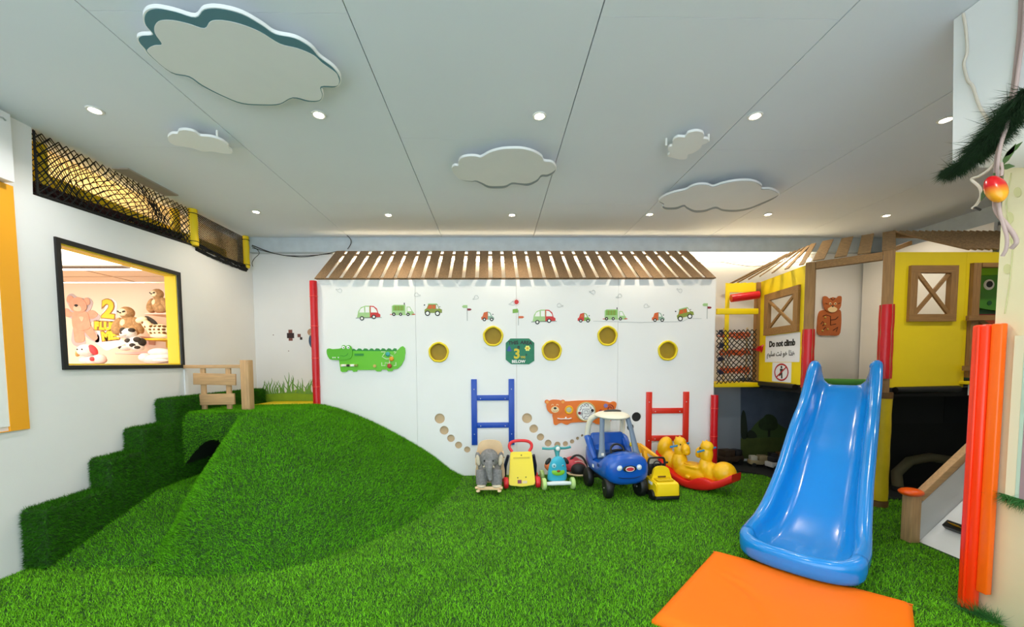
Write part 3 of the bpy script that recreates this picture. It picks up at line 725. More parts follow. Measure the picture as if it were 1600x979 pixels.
for ux, uy, mm in ((1165, 265, mat('toy_teal', '#3aa6a6', 0.4)), (1228, 350, mat('toy_amber', '#f0a024', 0.4)), (1190, 475, mat('toy_brick', '#b5402a', 0.4))):
    q = c6([(ux, uy)])[0]; part('slider', mm, cr, lambda bm: lathe(bm, [(0.0005, 0), (0.026, 0), (0.03, 0.012), (0.02, 0.026), (0.0005, 0.03)], 14, (q[0], -0.021, q[1]), rot(90)))

# ---------------------------------------------------------------- orange bear activity board
br = wallthing('bear_board', 'orange wooden bear activity board with a round maze on the white wall', 'toy', 907, 643)
OB = mat('bear_orange', '#e87412', 0.42); OBD = mat('bear_orange_dark', '#c95d0c', 0.45); OBL = mat('bear_light', '#f3a347', 0.45)
S7 = 12.31
def c7(L, ox=840 - 907, oy=610 - 643): return [((a / S7 + ox) * PX, -(b / S7 + oy) * PX) for a, b in L]
part('body', OB, br, lambda bm: prism(bm, sm(c7([(275, 440), (285, 540), (298, 640), (345, 660), (400, 630), (450, 618), (500, 640), (560, 655), (620, 625), (700, 612), (900, 605), (1080, 615), (1110, 640), (1200, 655), (1330, 650), (1400, 600), (1450, 540), (1480, 420), (1510, 330), (1525, 250), (1490, 208), (1440, 210), (1400, 225), (1300, 200), (1100, 182), (800, 182), (600, 195), (500, 205), (380, 300)]), 3), -0.001, -0.02))
part('head', OB, br, lambda bm: prism(bm, sm(c7([(150, 290), (150, 245), (125, 225), (118, 190), (140, 162), (180, 162), (205, 180), (260, 160), (330, 158), (400, 165), (430, 178), (460, 162), (495, 168), (515, 200), (500, 235), (488, 250), (492, 300), (470, 370), (420, 420), (330, 445), (230, 425), (170, 365)]), 3), -0.02, -0.034))
for u in (165, 470): part('ear', OBL, br, plate_fn(circ(*c7([(u, 205)])[0], 2.3 * PX, 14), -0.034, -0.036))
mz = part('muzzle', mat('bear_cream', '#f6d9a6', 0.5), br, plate_fn(circ(*c7([(316, 350)])[0], 6.3 * PX, 20, 5.0 * PX), -0.034, -0.038))
part('nose', G_BK, br, plate_fn(circ(*c7([(318, 325)])[0], 2.4 * PX, 14, 1.8 * PX), -0.038, -0.041))
part('mouth', G_BK, br, lambda bm: tube(bm, [(a, -0.0385, b) for a, b in c7([(270, 372), (300, 388), (318, 375), (340, 388), (365, 372)])], 0.0022, 5))
for u in (270, 362):
    part('eye', mat('bear_cream', '#f6d9a6', 0.5), br, lambda bm: tube(bm, [(a, -0.0345, b) for a, b in c7([(u - 22, 275), (u - 12, 250), (u + 8, 248), (u + 20, 272)])], 0.004, 5))
q = c7([(592, 362)])[0]
part('mirror_ring', mat('toy_gold', '#f7b512', 0.4), br, lambda bm: tube(bm, [(q[0] + 5.6 * PX * cos(a), -0.023, q[1] + 5.6 * PX * sin(a)) for a in np.linspace(0, 2 * pi, 25)[:-1]], 0.011, 8, closed=True))
part('mirror', mat('toy_mirror', '#9c9a78', 0.15, metal=0.6), br, plate_fn(circ(q[0], q[1], 5.2 * PX, 20), -0.02, -0.022))
q = c7([(925, 400)])[0]
part('maze_disc', G_WH, br, plate_fn(circ(q[0], q[1], 14.2 * PX, 32), -0.02, -0.026))
part('maze_ring', mat('maze_ring', '#cdbb7a', 0.4), br, lambda bm: tube(bm, [(q[0] + 14.6 * PX * cos(a), -0.026, q[1] + 14.6 * PX * sin(a)) for a in np.linspace(0, 2 * pi, 33)[:-1]], 0.008, 8, closed=True))
for path in ([(860, 450), (860, 350), (985, 350), (985, 440), (895, 440), (895, 380), (955, 380), (955, 415)], [(840, 310), (850, 270), (880, 300), (905, 265), (940, 300), (965, 270), (980, 300)], [(800, 380), (830, 340), (820, 300)], [(790, 440), (830, 470), (830, 400), (860, 500), (850, 520)], [(880, 530), (920, 480), (960, 500), (1000, 470), (1010, 430), (1050, 470), (1000, 540), (900, 550), (870, 520)], [(1000, 330), (1030, 350), (1010, 300)], [(1000, 400), (1030, 420), (1080, 380)], [(880, 260), (930, 245), (975, 262)]):
    part('maze_track', mat('maze_line', '#6b6a72', 0.5), br, lambda bm: tube(bm, [(a, -0.0262, b) for a, b in c7(path)], 0.0042, 4))
for u, v, mm in ((795, 425, G_MAR), (1048, 375, G_BK)):
    part('maze_peg', mm, br, plate_fn(circ(*c7([(u, v)])[0], 2.3 * PX, 12), -0.026, -0.034))
part('zigzag_slot', OBD, br, plate_fn(c7([(360, 540), (400, 555), (640, 555), (680, 530), (640, 575), (390, 575)]), -0.02, -0.0215))
part('slide_bar', G_WH, br, lambda bm: tube(bm, [(a, -0.026, b) for a, b in c7([(365, 525), (430, 538), (530, 535), (590, 538), (640, 520)])], 0.006, 6))
part('slide_peg', G_WH, br, lambda bm: box(bm, (c7([(530, 520)])[0][0], -0.028, c7([(530, 520)])[0][1]), (0.02, 0.014, 0.03), bevel=0.004))
part('spiral', G_MAR, br, lambda bm: tube(bm, [(c7([(1400, 340)])[0][0] + (2 + 0.35 * k) * PX * cos(k * 0.6) * 0.9, -0.023, c7([(1400, 340)])[0][1] + (2 + 0.35 * k) * PX * sin(k * 0.6) * 0.9) for k in range(15)], 0.006, 5))
for u, v, r, mm in ((1310, 285, 3.2, mat('toy_violet', '#8478b8', 0.5)), (1215, 400, 3.1, G_MAR)):
    part('gear', mm, br, plate_fn([(c7([(u, v)])[0][0] + r * PX * (1 + .18 * (-1) ** k) * cos(pi * k / 8), c7([(u, v)])[0][1] + r * PX * (1 + .18 * (-1) ** k) * sin(pi * k / 8)) for k in range(16)], -0.02, -0.03))
part('gear', mat('toy_sun', '#f3d21c', 0.45), br, plate_fn([(c7([(1235, 470)])[0][0] + 5.2 * PX * (1 + .22 * (-1) ** k) * cos(pi * k / 9), c7([(1235, 470)])[0][1] + 5.2 * PX * (1 + .22 * (-1) ** k) * sin(pi * k / 9)) for k in range(18)], -0.02, -0.028))

# ================================================================ left window and the shop beyond
def WL(px, py): 
    p = on(px, py, 0, XL); return (p.y, p.z)
wn = bm = B()
for a, b in (((3.19, 1.420), (4.41, 1.455)), ((3.19, 2.405), (4.41, 2.44)), ((3.19, 1.455), (3.225, 2.405)), ((4.375, 1.455), (4.41, 2.405))):
    box(bm, (XL + 0.009, (a[0] + b[0]) / 2, (a[1] + b[1]) / 2), (0.018, b[0] - a[0], b[1] - a[1]))
win = struct('window_1', bm, M_BLACK)
bm = B()
for a, b in (((3.226, 1.456), (4.374, 1.468)), ((3.226, 2.392), (4.374, 2.404)), ((3.226, 1.468), (3.238, 2.392)), ((4.362, 1.468), (4.374, 2.392))):
    box(bm, (XL - 0.061, (a[0] + b[0]) / 2, (a[1] + b[1]) / 2), (0.118, b[0] - a[0], b[1] - a[1]))
obj('window_reveal', bm, mat('window_yellow', '#f4cf1e', 0.5), win)
bm = B(); box(bm, (XL - 0.03, 3.80, 1.93), (0.004, 1.12, 0.92)); obj('window_pane', bm, glass('window_glass'), win)

M_SHOP = mat('shop_wall', '#f6dcc0', 0.8)
bm = B(); box(bm, (-5.7, 5.53, 1.2), (4.4, 0.06, 2.7)); struct('wall_shop_back', bm, M_SHOP)
bm = B(); box(bm, (-7.9, 3.2, 1.2), (0.06, 4.7, 2.7)); struct('wall_shop_side', bm, M_SHOP)
bm = B(); box(bm, (-5.7, 3.2, -0.03), (4.4, 4.7, 0.06)); struct('floor_shop', bm, mat('shop_floor', '#cfae8c', 0.6))
bm = B(); box(bm, (-5.72, 3.2, 2.585), (4.4, 4.7, 0.03)); shc = struct('ceiling_shop', bm, mat('shop_ceiling', '#f3d9bd', 0.8))
for y in (3.4, 4.0, 4.6, 5.2):
    bm = B(); box(bm, (-5.7, y, 2.567), (4.3, 0.012, 0.006)); obj('ceiling_joint', bm, mat('shop_joint', '#c9a98a', 0.8), shc)
for x in (-6.6, -5.7, -4.8):
    bm = B(); box(bm, (x, 3.2, 2.567), (0.012, 4.6, 0.006)); obj('ceiling_joint', bm, mat('shop_joint', '#c9a98a', 0.8), shc)
# dropped grey duct and the tube light hanging from it
t = thing('ceiling_duct', 'dark grey duct crossing the shop ceiling seen through the window', 'duct', (-5.3, 4.45, 2.57))
part('duct', mat('duct_grey', '#7d7266', 0.7), t, lambda bm: box(bm, (0.15, 0.05, -0.03), (2.3, 0.10, 0.05), bevel=0.004))
part('bracket', M_SHOP, t, lambda bm: box(bm, (-0.02, -0.02, -0.045), (0.16, 0.06, 0.07), bevel=0.003))
t = thing('tube_light', 'glowing white tube light under the shop ceiling at the window left edge', 'light', (-5.05, 4.25, 2.50))
part('tube', emis('tube_glow', '#fff6ea', 6.0), t, lambda bm: tube(bm, [(-0.45, 0, -0.02), (0.22, 0, -0.02)], 0.025, 10))
part('batten', M_RIM, t, lambda bm: box(bm, (-0.11, 0, 0.02), (0.72, 0.06, 0.035), bevel=0.004))
part('stem', M_RIM, t, lambda bm: [box(bm, (x, 0, 0.05), (0.02, 0.02, 0.03)) for x in (-.35, .12)] and None)
ld = bpy.data.lights.new('shop_light', 'AREA'); ld.energy = 46; ld.color = (1.0, 0.87, 0.72); ld.shape = 'RECTANGLE'; ld.size = 2.6; ld.size_y = 1.2
lo = bpy.data.objects.new('shop_lamp', ld); COL.objects.link(lo); lo.location = (-5.2, 4.1, 2.53)

YSH = 5.5
def SH(px, py, y=YSH):
    p = on(px, py, 1, y); return (p.x, p.z)
KS = (SH(262, 500)[0] - SH(100, 500)[0]) / 162.0
def shoprel(L, c): return [((a - c[0]) * KS, -(b - c[1]) * KS) for a, b in L]
S3 = 4.258
def z3(L): return [(a / S3 + 60, b / S3 + 360) for a, b in L]
# teddy bear wall cutout
PK = mat('teddy_pink', '#e3a183', 0.7, var=0.08, scale=18); PKL = mat('teddy_light', '#f0c2a4', 0.7, var=0.05, scale=18); LBL = mat('cutout_white', '#f4ecec', 0.6); LSH = mat('cutout_shadow', '#c6b3b0', 0.7)
cc = (130, 505)
x, z = SH(*cc); t = thing('teddy_cutout', 'pink teddy bear cutout on the shop wall seen through the window', 'cutout', (x, YSH - 0.001, z))
def cut(name, m, L, lv, s=4, up=2): 
    pts = sm(shoprel(z3(L), cc), s); return part(name, m, t, plate_fn(pts, -0.004 * (lv - 1), -0.004 * lv))
cut('backing', LSH, [(200, 470), (210, 430), (240, 418), (270, 440), (310, 450), (345, 445), (372, 475), (360, 515), (350, 540), (410, 560), (400, 600), (350, 610), (360, 650), (400, 700), (395, 745), (350, 735), (300, 700), (310, 745), (290, 770), (240, 770), (215, 740), (220, 690), (235, 620), (230, 590), (175, 560), (172, 525), (200, 515), (225, 530)], 1)  # shadow round the teddy, painted as a flat plate behind it
cut('leg', PK, [(240, 640), (300, 640), (305, 700), (298, 740), (245, 745), (235, 700)], 2)
cut('leg', PK, [(290, 640), (345, 630), (375, 680), (392, 715), (365, 732), (320, 690)], 2)
cut('arm', PK, [(240, 560), (200, 575), (178, 550), (180, 522), (205, 520), (225, 540), (250, 545)], 2)
cut('arm', PK, [(335, 540), (370, 530), (400, 555), (385, 578), (345, 585)], 2)
cut('body', PK, [(240, 545), (290, 535), (335, 545), (348, 600), (345, 650), (290, 665), (240, 655), (230, 600)], 3)
cut('ear', PK, [(205, 470), (210, 440), (232, 432), (250, 450), (235, 485)], 3)
cut('ear', PK, [(320, 465), (330, 447), (352, 455), (355, 485), (335, 495)], 3)
cut('head', PK, [(222, 500), (232, 462), (270, 444), (312, 455), (335, 490), (330, 525), (295, 545), (245, 535)], 4)
cut('muzzle', PKL, [(250, 510), (275, 492), (300, 510), (296, 535), (258, 532)], 5)
cut('nose', G_BK, [(257, 497), (272, 490), (283, 498), (270, 508)], 6)
cut('chest_patch', PKL, [(282, 578), (296, 572), (312, 580), (298, 606)], 4)
# lettering sign
cc = (167, 498); x, z = SH(*cc)
t = thing('lettering_sign', 'yellow outlined 2 FLUFF ME! wall lettering with cloud backing, seen through the window', 'sign', (x, YSH - 0.001, z))
LB = mat('letter_outline', '#a8763a', 0.5); LY = mat('letter_yellow', '#f5cf2c', 0.5)
cut('cloud_backing', LBL, [(380, 600), (430, 610), (520, 640), (560, 690), (545, 720), (580, 750), (540, 770), (480, 790), (440, 800), (400, 770), (370, 740), (390, 690)], 1)
cut('number_backing', LBL, [(430, 590), (430, 550), (450, 520), (440, 490), (460, 460), (500, 452), (530, 480), (525, 530), (522, 570), (500, 600)], 1)
def shopletters(s_, u, v, size, rz, bold):
    for nm, m, b_, lv in (('letter_outline', LB, bold + 0.012, -0.0075), ('lettering', LY, bold, -0.0105)):
        bm = text_bm(s_, size * KS, T((u - cc[0]) * KS, lv, -(v - cc[1]) * KS) @ Matrix.Rotation(radians(rz), 4, 'Y'), 0.0012, b_, 1.0); obj(nm, bm, m, t, None)
shopletters('2', 171, 484, 38, 6, 0.014)
shopletters('FLUFF', 168.5, 510, 15.5, 3, 0.010)
shopletters('ME!', 172, 525, 17.5, -6, 0.010)

# ---- plush toys on shelves in the shop
SLO = mat('sloth_fur', '#b98f5e', 0.95, var=0.25, scale=40, bump=0.8, bscale=160); SLL = mat('sloth_face', '#ecd4ac', 0.9, var=0.08, scale=30); DKF = mat('dark_fur', '#3b342c', 0.95, var=0.3, scale=40); WHF = mat('white_fur', '#efe5da', 0.95, var=0.06, scale=30, bump=0.5, bscale=120)
def plush(name, label, cat, px, py, y, s, parts, rz=0, group=None):
    x, z = SH(px, py, y); t = thing(name, label, cat, (x, y, z), rz, group)
    for nm, m, els in parts:
        bm = B()
        for e in els: ell(bm, [q * s for q in e[0]], [q * s for q in e[1]], rot(*e[2]) if len(e) > 2 else None, 14, 10)
        obj(nm, bm, m, t, 60)
    return t
sloth = [('body', SLO, [((0, 0, .42), (.36, .28, .44)), ((-.36, -.12, .22), (.18, .2, .22)), ((.32, -.12, .22), (.2, .2, .22))]),
         ('arm', SLO, [((-.42, -.1, .42), (.15, .16, .36), (0, 28, 0))]), ('arm', SLO, [((.42, -.06, .42), (.15, .16, .38), (0, -24, 0))]),
         ('head', SLO, [((-.03, -.05, .95), (.27, .25, .26))]),
         ('face', SLL, [((-.05, -.2, .95), (.2, .13, .17)), ((-.05, -.02, .5), (.2, .29, .24))]),
         ('eye_patch', DKF, [((-.15, -.3, .97), (.07, .04, .035), (0, 25, 0)), ((.06, -.3, .97), (.07, .04, .035), (0, -25, 0)), ((-.05, -.335, .92), (.045, .03, .03))])]
plush('sloth_plush', 'brown sloth soft toy sitting right of the yellow lettering, beyond the window', 'soft toy', 203, 524, 5.2, 0.30, sloth)
plush('sloth_plush', 'brown sloth soft toy on the upper shelf, half cut off by the window edge', 'soft toy', 250, 489, 5.2, 0.25, sloth, -12)
plush('spotted_plush', 'black and white spotted soft toy on the low pink shelf beyond the window', 'soft toy', 212, 548, 5.0, 0.27,
      [('body', WHF, [((0, 0, .35), (.36, .3, .34)), ((-.28, -.2, .12), (.16, .24, .12)), ((.3, -.2, .12), (.18, .24, .12))]), ('head', WHF, [((-.15, -.12, .78), (.28, .26, .24)), ((-.2, -.34, .72), (.14, .13, .1))]),
       ('spot', DKF, [((-.3, -.22, .9), (.12, .13, .14)), ((.05, -.2, .92), (.12, .14, .1)), ((.25, -.18, .5), (.13, .15, .12)), ((-.1, -.24, .45), (.14, .1, .1)), ((.1, -.26, .25), (.12, .1, .09)), ((-.32, -.34, .14), (.1, .12, .07)), ((.36, -.32, .14), (.11, .13, .08)), ((.3, 0, .4), (.12, .2, .18)), ((-.2, -.44, .76), (.05, .04, .04))])])
plush('giraffe_plush', 'giraffe print soft toy lying on the middle shelf beyond the window', 'soft toy', 243, 528, 5.0, 0.30,
      [('body', mat('giraffe_cream', '#f2dcae', 0.9), [((.2, 0, .3), (.5, .26, .26)), ((-.2, -.1, .5), (.16, .15, .3), (0, -40, 0)), ((.3, -.2, .08), (.35, .12, .1))]), ('head', mat('giraffe_cream', '#f2dcae', 0.9), [((-.42, -.12, .72), (.22, .14, .13), (0, -15, 0))]),
       ('spot', mat('giraffe_brown', '#7a4a1c', 0.9), [((.0 + .17 * i, -.17 - .03 * (j == 1), .2 + .13 * j), (.055, .1, .045)) for i in range(4) for j in range(3)] + [((-.3, -.2, .6), (.05, .06, .06)), ((-.2, -.2, .45), (.05, .06, .06))]), ('mane', DKF, [((-.15, .02, .72), (.3, .05, .09), (0, 35, 0))])])
plush('puppy_plush', 'white puppy soft toy with a red ear at the bottom of the window', 'soft toy', 146, 566, 5.0, 0.30,
      [('body', WHF, [((0, 0, .1), (.5, .3, .22)), ((.35, -.1, .15), (.22, .2, .2))]), ('head', WHF, [((-.08, -.18, .48), (.3, .26, .25))]), ('ear', mat('red_felt', '#e0474a', 0.9), [((.22, -.2, .5), (.12, .12, .24), (0, -30, 0))]), ('ear', mat('tan_felt', '#d8a45e', 0.9), [((-.36, -.2, .42), (.08, .1, .2), (0, 25, 0))]),
       ('eye', DKF, [((-.18, -.43, .52), (.03, .02, .03)), ((0, -.43, .52), (.03, .02, .03))]), ('patch', mat('red_felt', '#e0474a', 0.9), [((.25, -.3, .14), (.09, .06, .09))])])
plush('seal_plush', 'pale fluffy soft toy lying at the lower right corner of the window', 'soft toy', 248, 566, 4.9, 0.30,
      [('body', WHF, [((0, 0, .18), (.6, .3, .2), (0, -10, 0)), ((.1, -.05, .4), (.42, .26, .17))]), ('head', WHF, [((-.45, -.1, .2), (.2, .2, .17))]), ('flipper', WHF, [((.3, -.28, .08), (.26, .1, .06), (0, 0, 20))])])
M_SHELF = mat('pink_shelf', '#e8b9a8', 0.5); M_SHELFY = mat('yellow_shelf', '#f4cc2a', 0.5)
for nm, l, a, b, y, dz, m in (('wall_shelf', 'small shelf under the sloth beside the lettering, beyond the window', (192, 524.5), (216, 524.5), 5.22, 0.02, M_SHELF), ('wall_shelf', 'pink shelf under the spotted soft toy, beyond the window', (190, 549), (262, 549), 5.12, 0.03, M_SHELF), ('wall_shelf', 'yellow shelf under the giraffe soft toy, beyond the window', (222, 528.5), (290, 528.5), 5.12, 0.02, M_SHELFY), ('wall_shelf', 'upper shelf under the cut-off sloth, beyond the window', (235, 489.5), (290, 489.5), 5.2, 0.02, M_SHELF), ('wall_shelf', 'lowest shelf under the white soft toys, beyond the window', (110, 567.5), (285, 567.5), 4.98, 0.03, M_SHELF)):
    xa, za = SH(a[0], a[1], y); xb, zb = SH(b[0], b[1], y); xb = min(xb, XL - 0.16)
    t = thing(nm, l, 'shelf', ((xa + xb) / 2, y, za - 0.004))
    part('board', m, t, lambda bm: box(bm, (0, (YSH - y) / 2 - 0.05, -dz / 2), (xb - xa, YSH - y + 0.08, dz), bevel=0.004))
    part('bracket', m, t, lambda bm: [box(bm, (s * (xb - xa) * 0.35, (YSH - y) - 0.06, -dz - 0.04), (0.02, 0.10, 0.08)) for s in (-1, 1)] and None)

# ================================================================ framed white board and light box at the far left
t = thing('framed_panel', 'white display panel with a broad orange-yellow border at the left edge', 'panel', (XL, 2.35, 1.0))
part('panel', M_WHITE, t, lambda bm: box(bm, (0.006, -0.07, 0.87), (0.010, 1.1, 1.67)))
for nm, y, zc, sy, sz in (('border', 0.53, 0.853, 0.115, 1.705), ('border', -0.67, 0.853, 0.115, 1.705), ('border', -0.07, 0.002, 1.084, 0.005), ('border', -0.07, 1.705, 1.084, 0.005)):
    part(nm, M_ORANGE_F, t, lambda bm: box(bm, (0.008, y, zc), (0.014, sy, sz)))
t = thing('header_box', 'white box header fixed above the orange-bordered panel at the left edge', 'box', (XL, 2.385, 2.71))
part('body', mat('header_white', '#f2f2f4', 0.4), t, lambda bm: box(bm, (0.04, 0, 0.228), (0.078, 1.02, 0.455), bevel=0.004))
part('latch', M_SCREW, t, lambda bm: tube(bm, [(0.082, 0.44, 0.40), (0.085, 0.46, 0.405), (0.085, 0.475, 0.395)], 0.006, 6))
part('top_band', M_ORANGE_F, t, lambda bm: box(bm, (0.034, -0.06, 0.464), (0.066, 0.9, 0.016)))

# ================================================================ netted opening above the left wall
def strands(bm, quad, nu, nv, r, bulge=0.0, jit=0.0, diag=True, seed=1):
    rg = random.Random(seed)
    A, Bq, C, D = [Vector(q) for q in quad]          # bottom-left, bottom-right, top-right, top-left
    nrm = (Bq - A).cross(D - A).normalized()
    ph = [rg.uniform(0, 6) for _ in range(4)]
    def pt(u, v):
        u = min(max(u, 0), 1); v = min(max(v, 0), 1)
        p = A.lerp(Bq, u).lerp(D.lerp(C, u), v)
        w = sin(pi * u) * sin(pi * v)
        du = jit * sin(7 * u + 5 * v + ph[0]) * w; dv = jit * 0.8 * sin(9 * u + 4 * v + ph[1]) * w
        return p + nrm * (bulge * w + 0.5 * jit * sin(11 * u + ph[2]) * w) + (Bq - A) * du * 0.3 + (D - A) * dv * 0.6
    def line(p, q):
        k = max(2, int(max(abs(p[0] - q[0]) * nu, abs(p[1] - q[1]) * nv)))
        tube(bm, [pt(p[0] + (q[0] - p[0]) * i / k, p[1] + (q[1] - p[1]) * i / k) for i in range(k + 1)], r, 3, caps=False)
    if diag:
        for s in (1, -1):
            for i in range(-nv, nu + 1):
                # line u*nu = i + v*nv (or mirrored)
                pts = []
                for v in (0.0, 1.0): pts.append((i / nu + v * nv / nu, v))
                (u0, v0), (u1, v1) = pts
                t0 = max(0.0, (0 - u0) / (u1 - u0)); t1 = min(1.0, (1 - u0) / (u1 - u0))
                if t1 - t0 < 0.02: continue
                f = lambda t: (u0 + (u1 - u0) * t, v0 + (v1 - v0) * t)
                a, b = f(t0), f(t1)
                if s < 0: a, b = (1 - a[0], a[1]), (1 - b[0], b[1])
                line(a, b)
    else:
        for i in range(nu + 1): line((i / nu, 0), (i / nu, 1))
        for j in range(nv + 1): line((0, j / nv), (1, j / nv))
XN = XL + 0.004
t = thing('safety_net', 'black knotted climbing net stretched across the opening above the left wall', 'net', (XN, 3.08, 2.71))
o3 = lambda y, z, dx=0.0: (dx, y - 3.08, z - 2.71)
part('mesh_net', M_DKNET, t, lambda bm: strands(bm, [o3(3.09, 2.715), o3(4.60, 2.79), o3(4.60, 3.18), o3(3.095, 3.18)], 26, 7, 0.0042, 0.03, 0.13, True, 3), None, None, 'stuff')
part('mesh_net', M_DKNET, t, lambda bm: strands(bm, [o3(3.09, 2.715, -.03), o3(4.60, 2.79, -.03), o3(4.60, 3.18, -.03), o3(3.095, 3.18, -.03)], 22, 6, 0.0034, -0.03, 0.16, True, 8), None, None, 'stuff')
part('edge_rope', M_DKNET, t, lambda bm: [tube(bm, [o3(3.10, 2.72), o3(3.8, 2.752), o3(4.6, 2.79)], 0.011, 6), tube(bm, [o3(3.10, 2.72), o3(3.10, 2.95), o3(3.10, 3.175)], 0.008, 6)] and None)
t = thing('fine_net', 'fine dark mesh net over the corner end of the left opening', 'net', (XN, 4.66, 2.78))
o4 = lambda y, z, dx=0.0: (dx, y - 4.66, z - 2.78)
part('mesh_net', M_DKNET, t, lambda bm: strands(bm, [o4(4.67, 2.80), o4(5.53, 2.77), o4(5.53, 3.17), o4(4.67, 3.17)], 40, 18, 0.0035, 0.02, 0.02, True, 5), None, None, 'stuff')
def bunch(bm, y0, y1, z0, z1, r, n, rr, seed, sag=0.0):
    rg = random.Random(seed)
    for k in range(n):
        a = rg.uniform(0, 6.28); b = rg.uniform(0.5, 1.0); pts = []
        for i in range(15):
            f = i / 14; a += rg.uniform(-.8, .8)
            pts.append((r * b * cos(a) * 0.6, y0 + (y1 - y0) * f, z0 + (z1 - z0) * f - sag * sin(pi * f) + r * b * sin(a)))
        tube(bm, pts, rr, 4, caps=False)
part('gathered_edge', M_DKNET, t, lambda bm: bunch(bm, 0.0, 0.92, 0.015, -0.02, 0.045, 26, 0.007, 4, 0.02), 60, None, 'stuff')
t = thing('yarn_tangle', 'dark red and brown yarn tangled along the bottom of the left net', 'yarn', (XL - 0.085, 3.1, 2.765))
part('strands', mat('yarn_red', '#3f1512', 0.95), t, lambda bm: bunch(bm, 0.02, 1.48, 0.02, 0.08, 0.05, 30, 0.006, 9), 60, None, 'stuff')
part('strands', mat('yarn_green', '#3f4a1c', 0.95), t, lambda bm: bunch(bm, 0.9, 1.5, 0.06, 0.10, 0.05, 14, 0.006, 10), 60, None, 'stuff')
for l, y, z0, r in (('yellow padded post between the two nets above the left wall', 4.635, 2.79, 0.045), ('yellow padded post ending the left net at the back corner', 5.585, 2.765, 0.04)):
    t = thing('padded_post', l, 'post', (XL + 0.01, y, z0))
    zt = ZC - 0.004 - z0
    part('padding', M_YEL, t, lambda bm: tube(bm, [(0, 0, zt * k / 6) for k in range(7)], [r * (1 + .06 * sin(k * 2.1)) for k in range(7)], 12), 60)
    part('tie', M_DKNET, t, lambda bm: [tube(bm, [((r + .003) * cos(q), (r + .003) * sin(q), h) for q in np.linspace(0, 2 * pi, 13)[:-1]], 0.004, 4, closed=True) for h in (0.04, zt - 0.05)] and None, 60)
t = thing('foam_rail', 'yellow foam rail behind the net above the left wall', 'rail', (XL - 0.26, 3.9, 2.602))
part('foam', M_YEL, t, lambda bm: box(bm, (0, 0.3, 0.20), (0.09, 2.7, 0.40), bevel=0.03))
for y in (-0.62, 0.70):
    part('foam_post', M_YEL, t, lambda bm: tube(bm, [(0.10, y, 0.0), (0.10, y, 0.57)], 0.045, 10), 60)
bm = B(); box(bm, (-4.2, 3.9, ZC + 0.02), (1.4, 4.0, 0.02)); struct('ceiling_loft', bm, mat('loft_wall', '#e6d9b4', 0.8))
bm = B(); box(bm, (-4.2, 5.80, 2.9), (1.4, 0.05, 0.6)); struct('wall_loft_back', bm, mat('loft_wall', '#e6d9b4', 0.8))
bm = B(); box(bm, (-4.7, 3.9, 2.9), (0.05, 4.0, 0.62)); struct('wall_loft', bm, mat('loft_wall', '#e6d9b4', 0.8))
ld = bpy.data.lights.new('loft_fill', 'AREA'); ld.energy = 15; ld.color = (1.0, 0.97, 0.9); ld.size = 0.8  # added fill to brighten the loft, no visible fixture
lo = bpy.data.objects.new('loft_fill_lamp', ld); COL.objects.link(lo); lo.location = (-4.1, 4.0, 3.16)
# bulkhead closing the loft
bm = B(); box(bm, (-4.3, 2.0, 2.9), (1.6, 0.05, 0.62)); struct('wall_loft_end', bm, mat('loft_wall', '#e6d9b4', 0.8))

# ================================================================ yellow deck behind the mound and wall prints
t = thing('yellow_deck', 'yellow padded deck behind the mound running behind the white wall', 'platform', (-2.4, 5.45, 0.86))
part('deck_pad', M_YEL, t, lambda bm: box(bm, (-0.27, -0.02, 0.04), (0.96, 0.56, 0.07), bevel=0.012))
part('deck_leg', M_PINE, t, lambda bm: [box(bm, (x, y, -0.43), (0.06, 0.06, 0.858)) for x in (-.7, .15) for y in (-.2, .2)] and None)
t = thing('grass_mural', 'painted tuft of wavy grass blades on the back wall above the yellow deck', 'mural', (-2.75, YB, 0.95))
gm = mat('mural_green', '#6d9a3e', 0.7, var=0.1, scale=20)
def mrel(L): return [(FA(a, b, YB)[0] + 2.75, FA(a, b, YB)[1] - 0.95) for a, b in L]
part('hillock', mat('mural_lime', '#86ab22', 0.7, var=0.08, scale=12), t, plate_fn(sm(mrel([(405, 628), (412, 617), (430, 614), (455, 612), (463, 608), (475, 611), (492, 613), (500, 616), (500, 630), (450, 629)]), 3), 0, -0.002))
rg = random.Random(12)
for k in range(34):
    u = 413 + 82 * (k + rg.uniform(-.3, .3)) / 33; h = rg.uniform(16, 27) + (8 if 14 < k < 20 else 0); bnd = rg.uniform(-9, 3); wv = rg.choice((-1, 1)) * rg.uniform(1, 3)
    L = []; Rr = []
    for i in range(7):
        f = i / 6; cx = u + bnd * f * f + wv * sin(f * 5); w = 1.25 * (1 - f ** 1.5) + 0.1
        yb = 616 - 2 * sin((u - 413) / 82 * pi) - h * f * 0.95
        L.append((cx - w, yb)); Rr.append((cx + w, yb))
    part('blade', gm, t, plate_fn(mrel(L + Rr[::-1]), -0.002 - 0.0002 * k, -0.0032 - 0.0002 * k))
M_PIX = mat('pixel_brown', '#7d4a40', 0.6); M_PIXD = mat('pixel_dark', '#2a0f10', 0.6)
def pix(label, cx, cy, cells):
    x, z = FA(cx, cy, YB); t = thing('pixel_sticker', label, 'sticker', (x, YB, z), 0, 'pixel stickers on the back wall'); k = 0.0091
    for a, b, w, h, m in cells:
        part('pixel', m, t, lambda bm: box(bm, (a * k, -0.001, -b * k), (w * k, 0.002, h * k)))
pix('dark cross-shaped pixel sticker on the back wall', 454, 524, [(0, 0, 11, 8, M_PIXD), (0, -6.5, 6, 5, M_PIX), (0, 6, 6, 4, M_PIX)])
pix('small two-square pixel sticker right of the cross-shaped one', 468.5, 526, [(-1, -2, 5, 5, M_PIX), (2, 2.5, 3.5, 4, M_PIXD)])
x, z = FA(492, 532, YB)
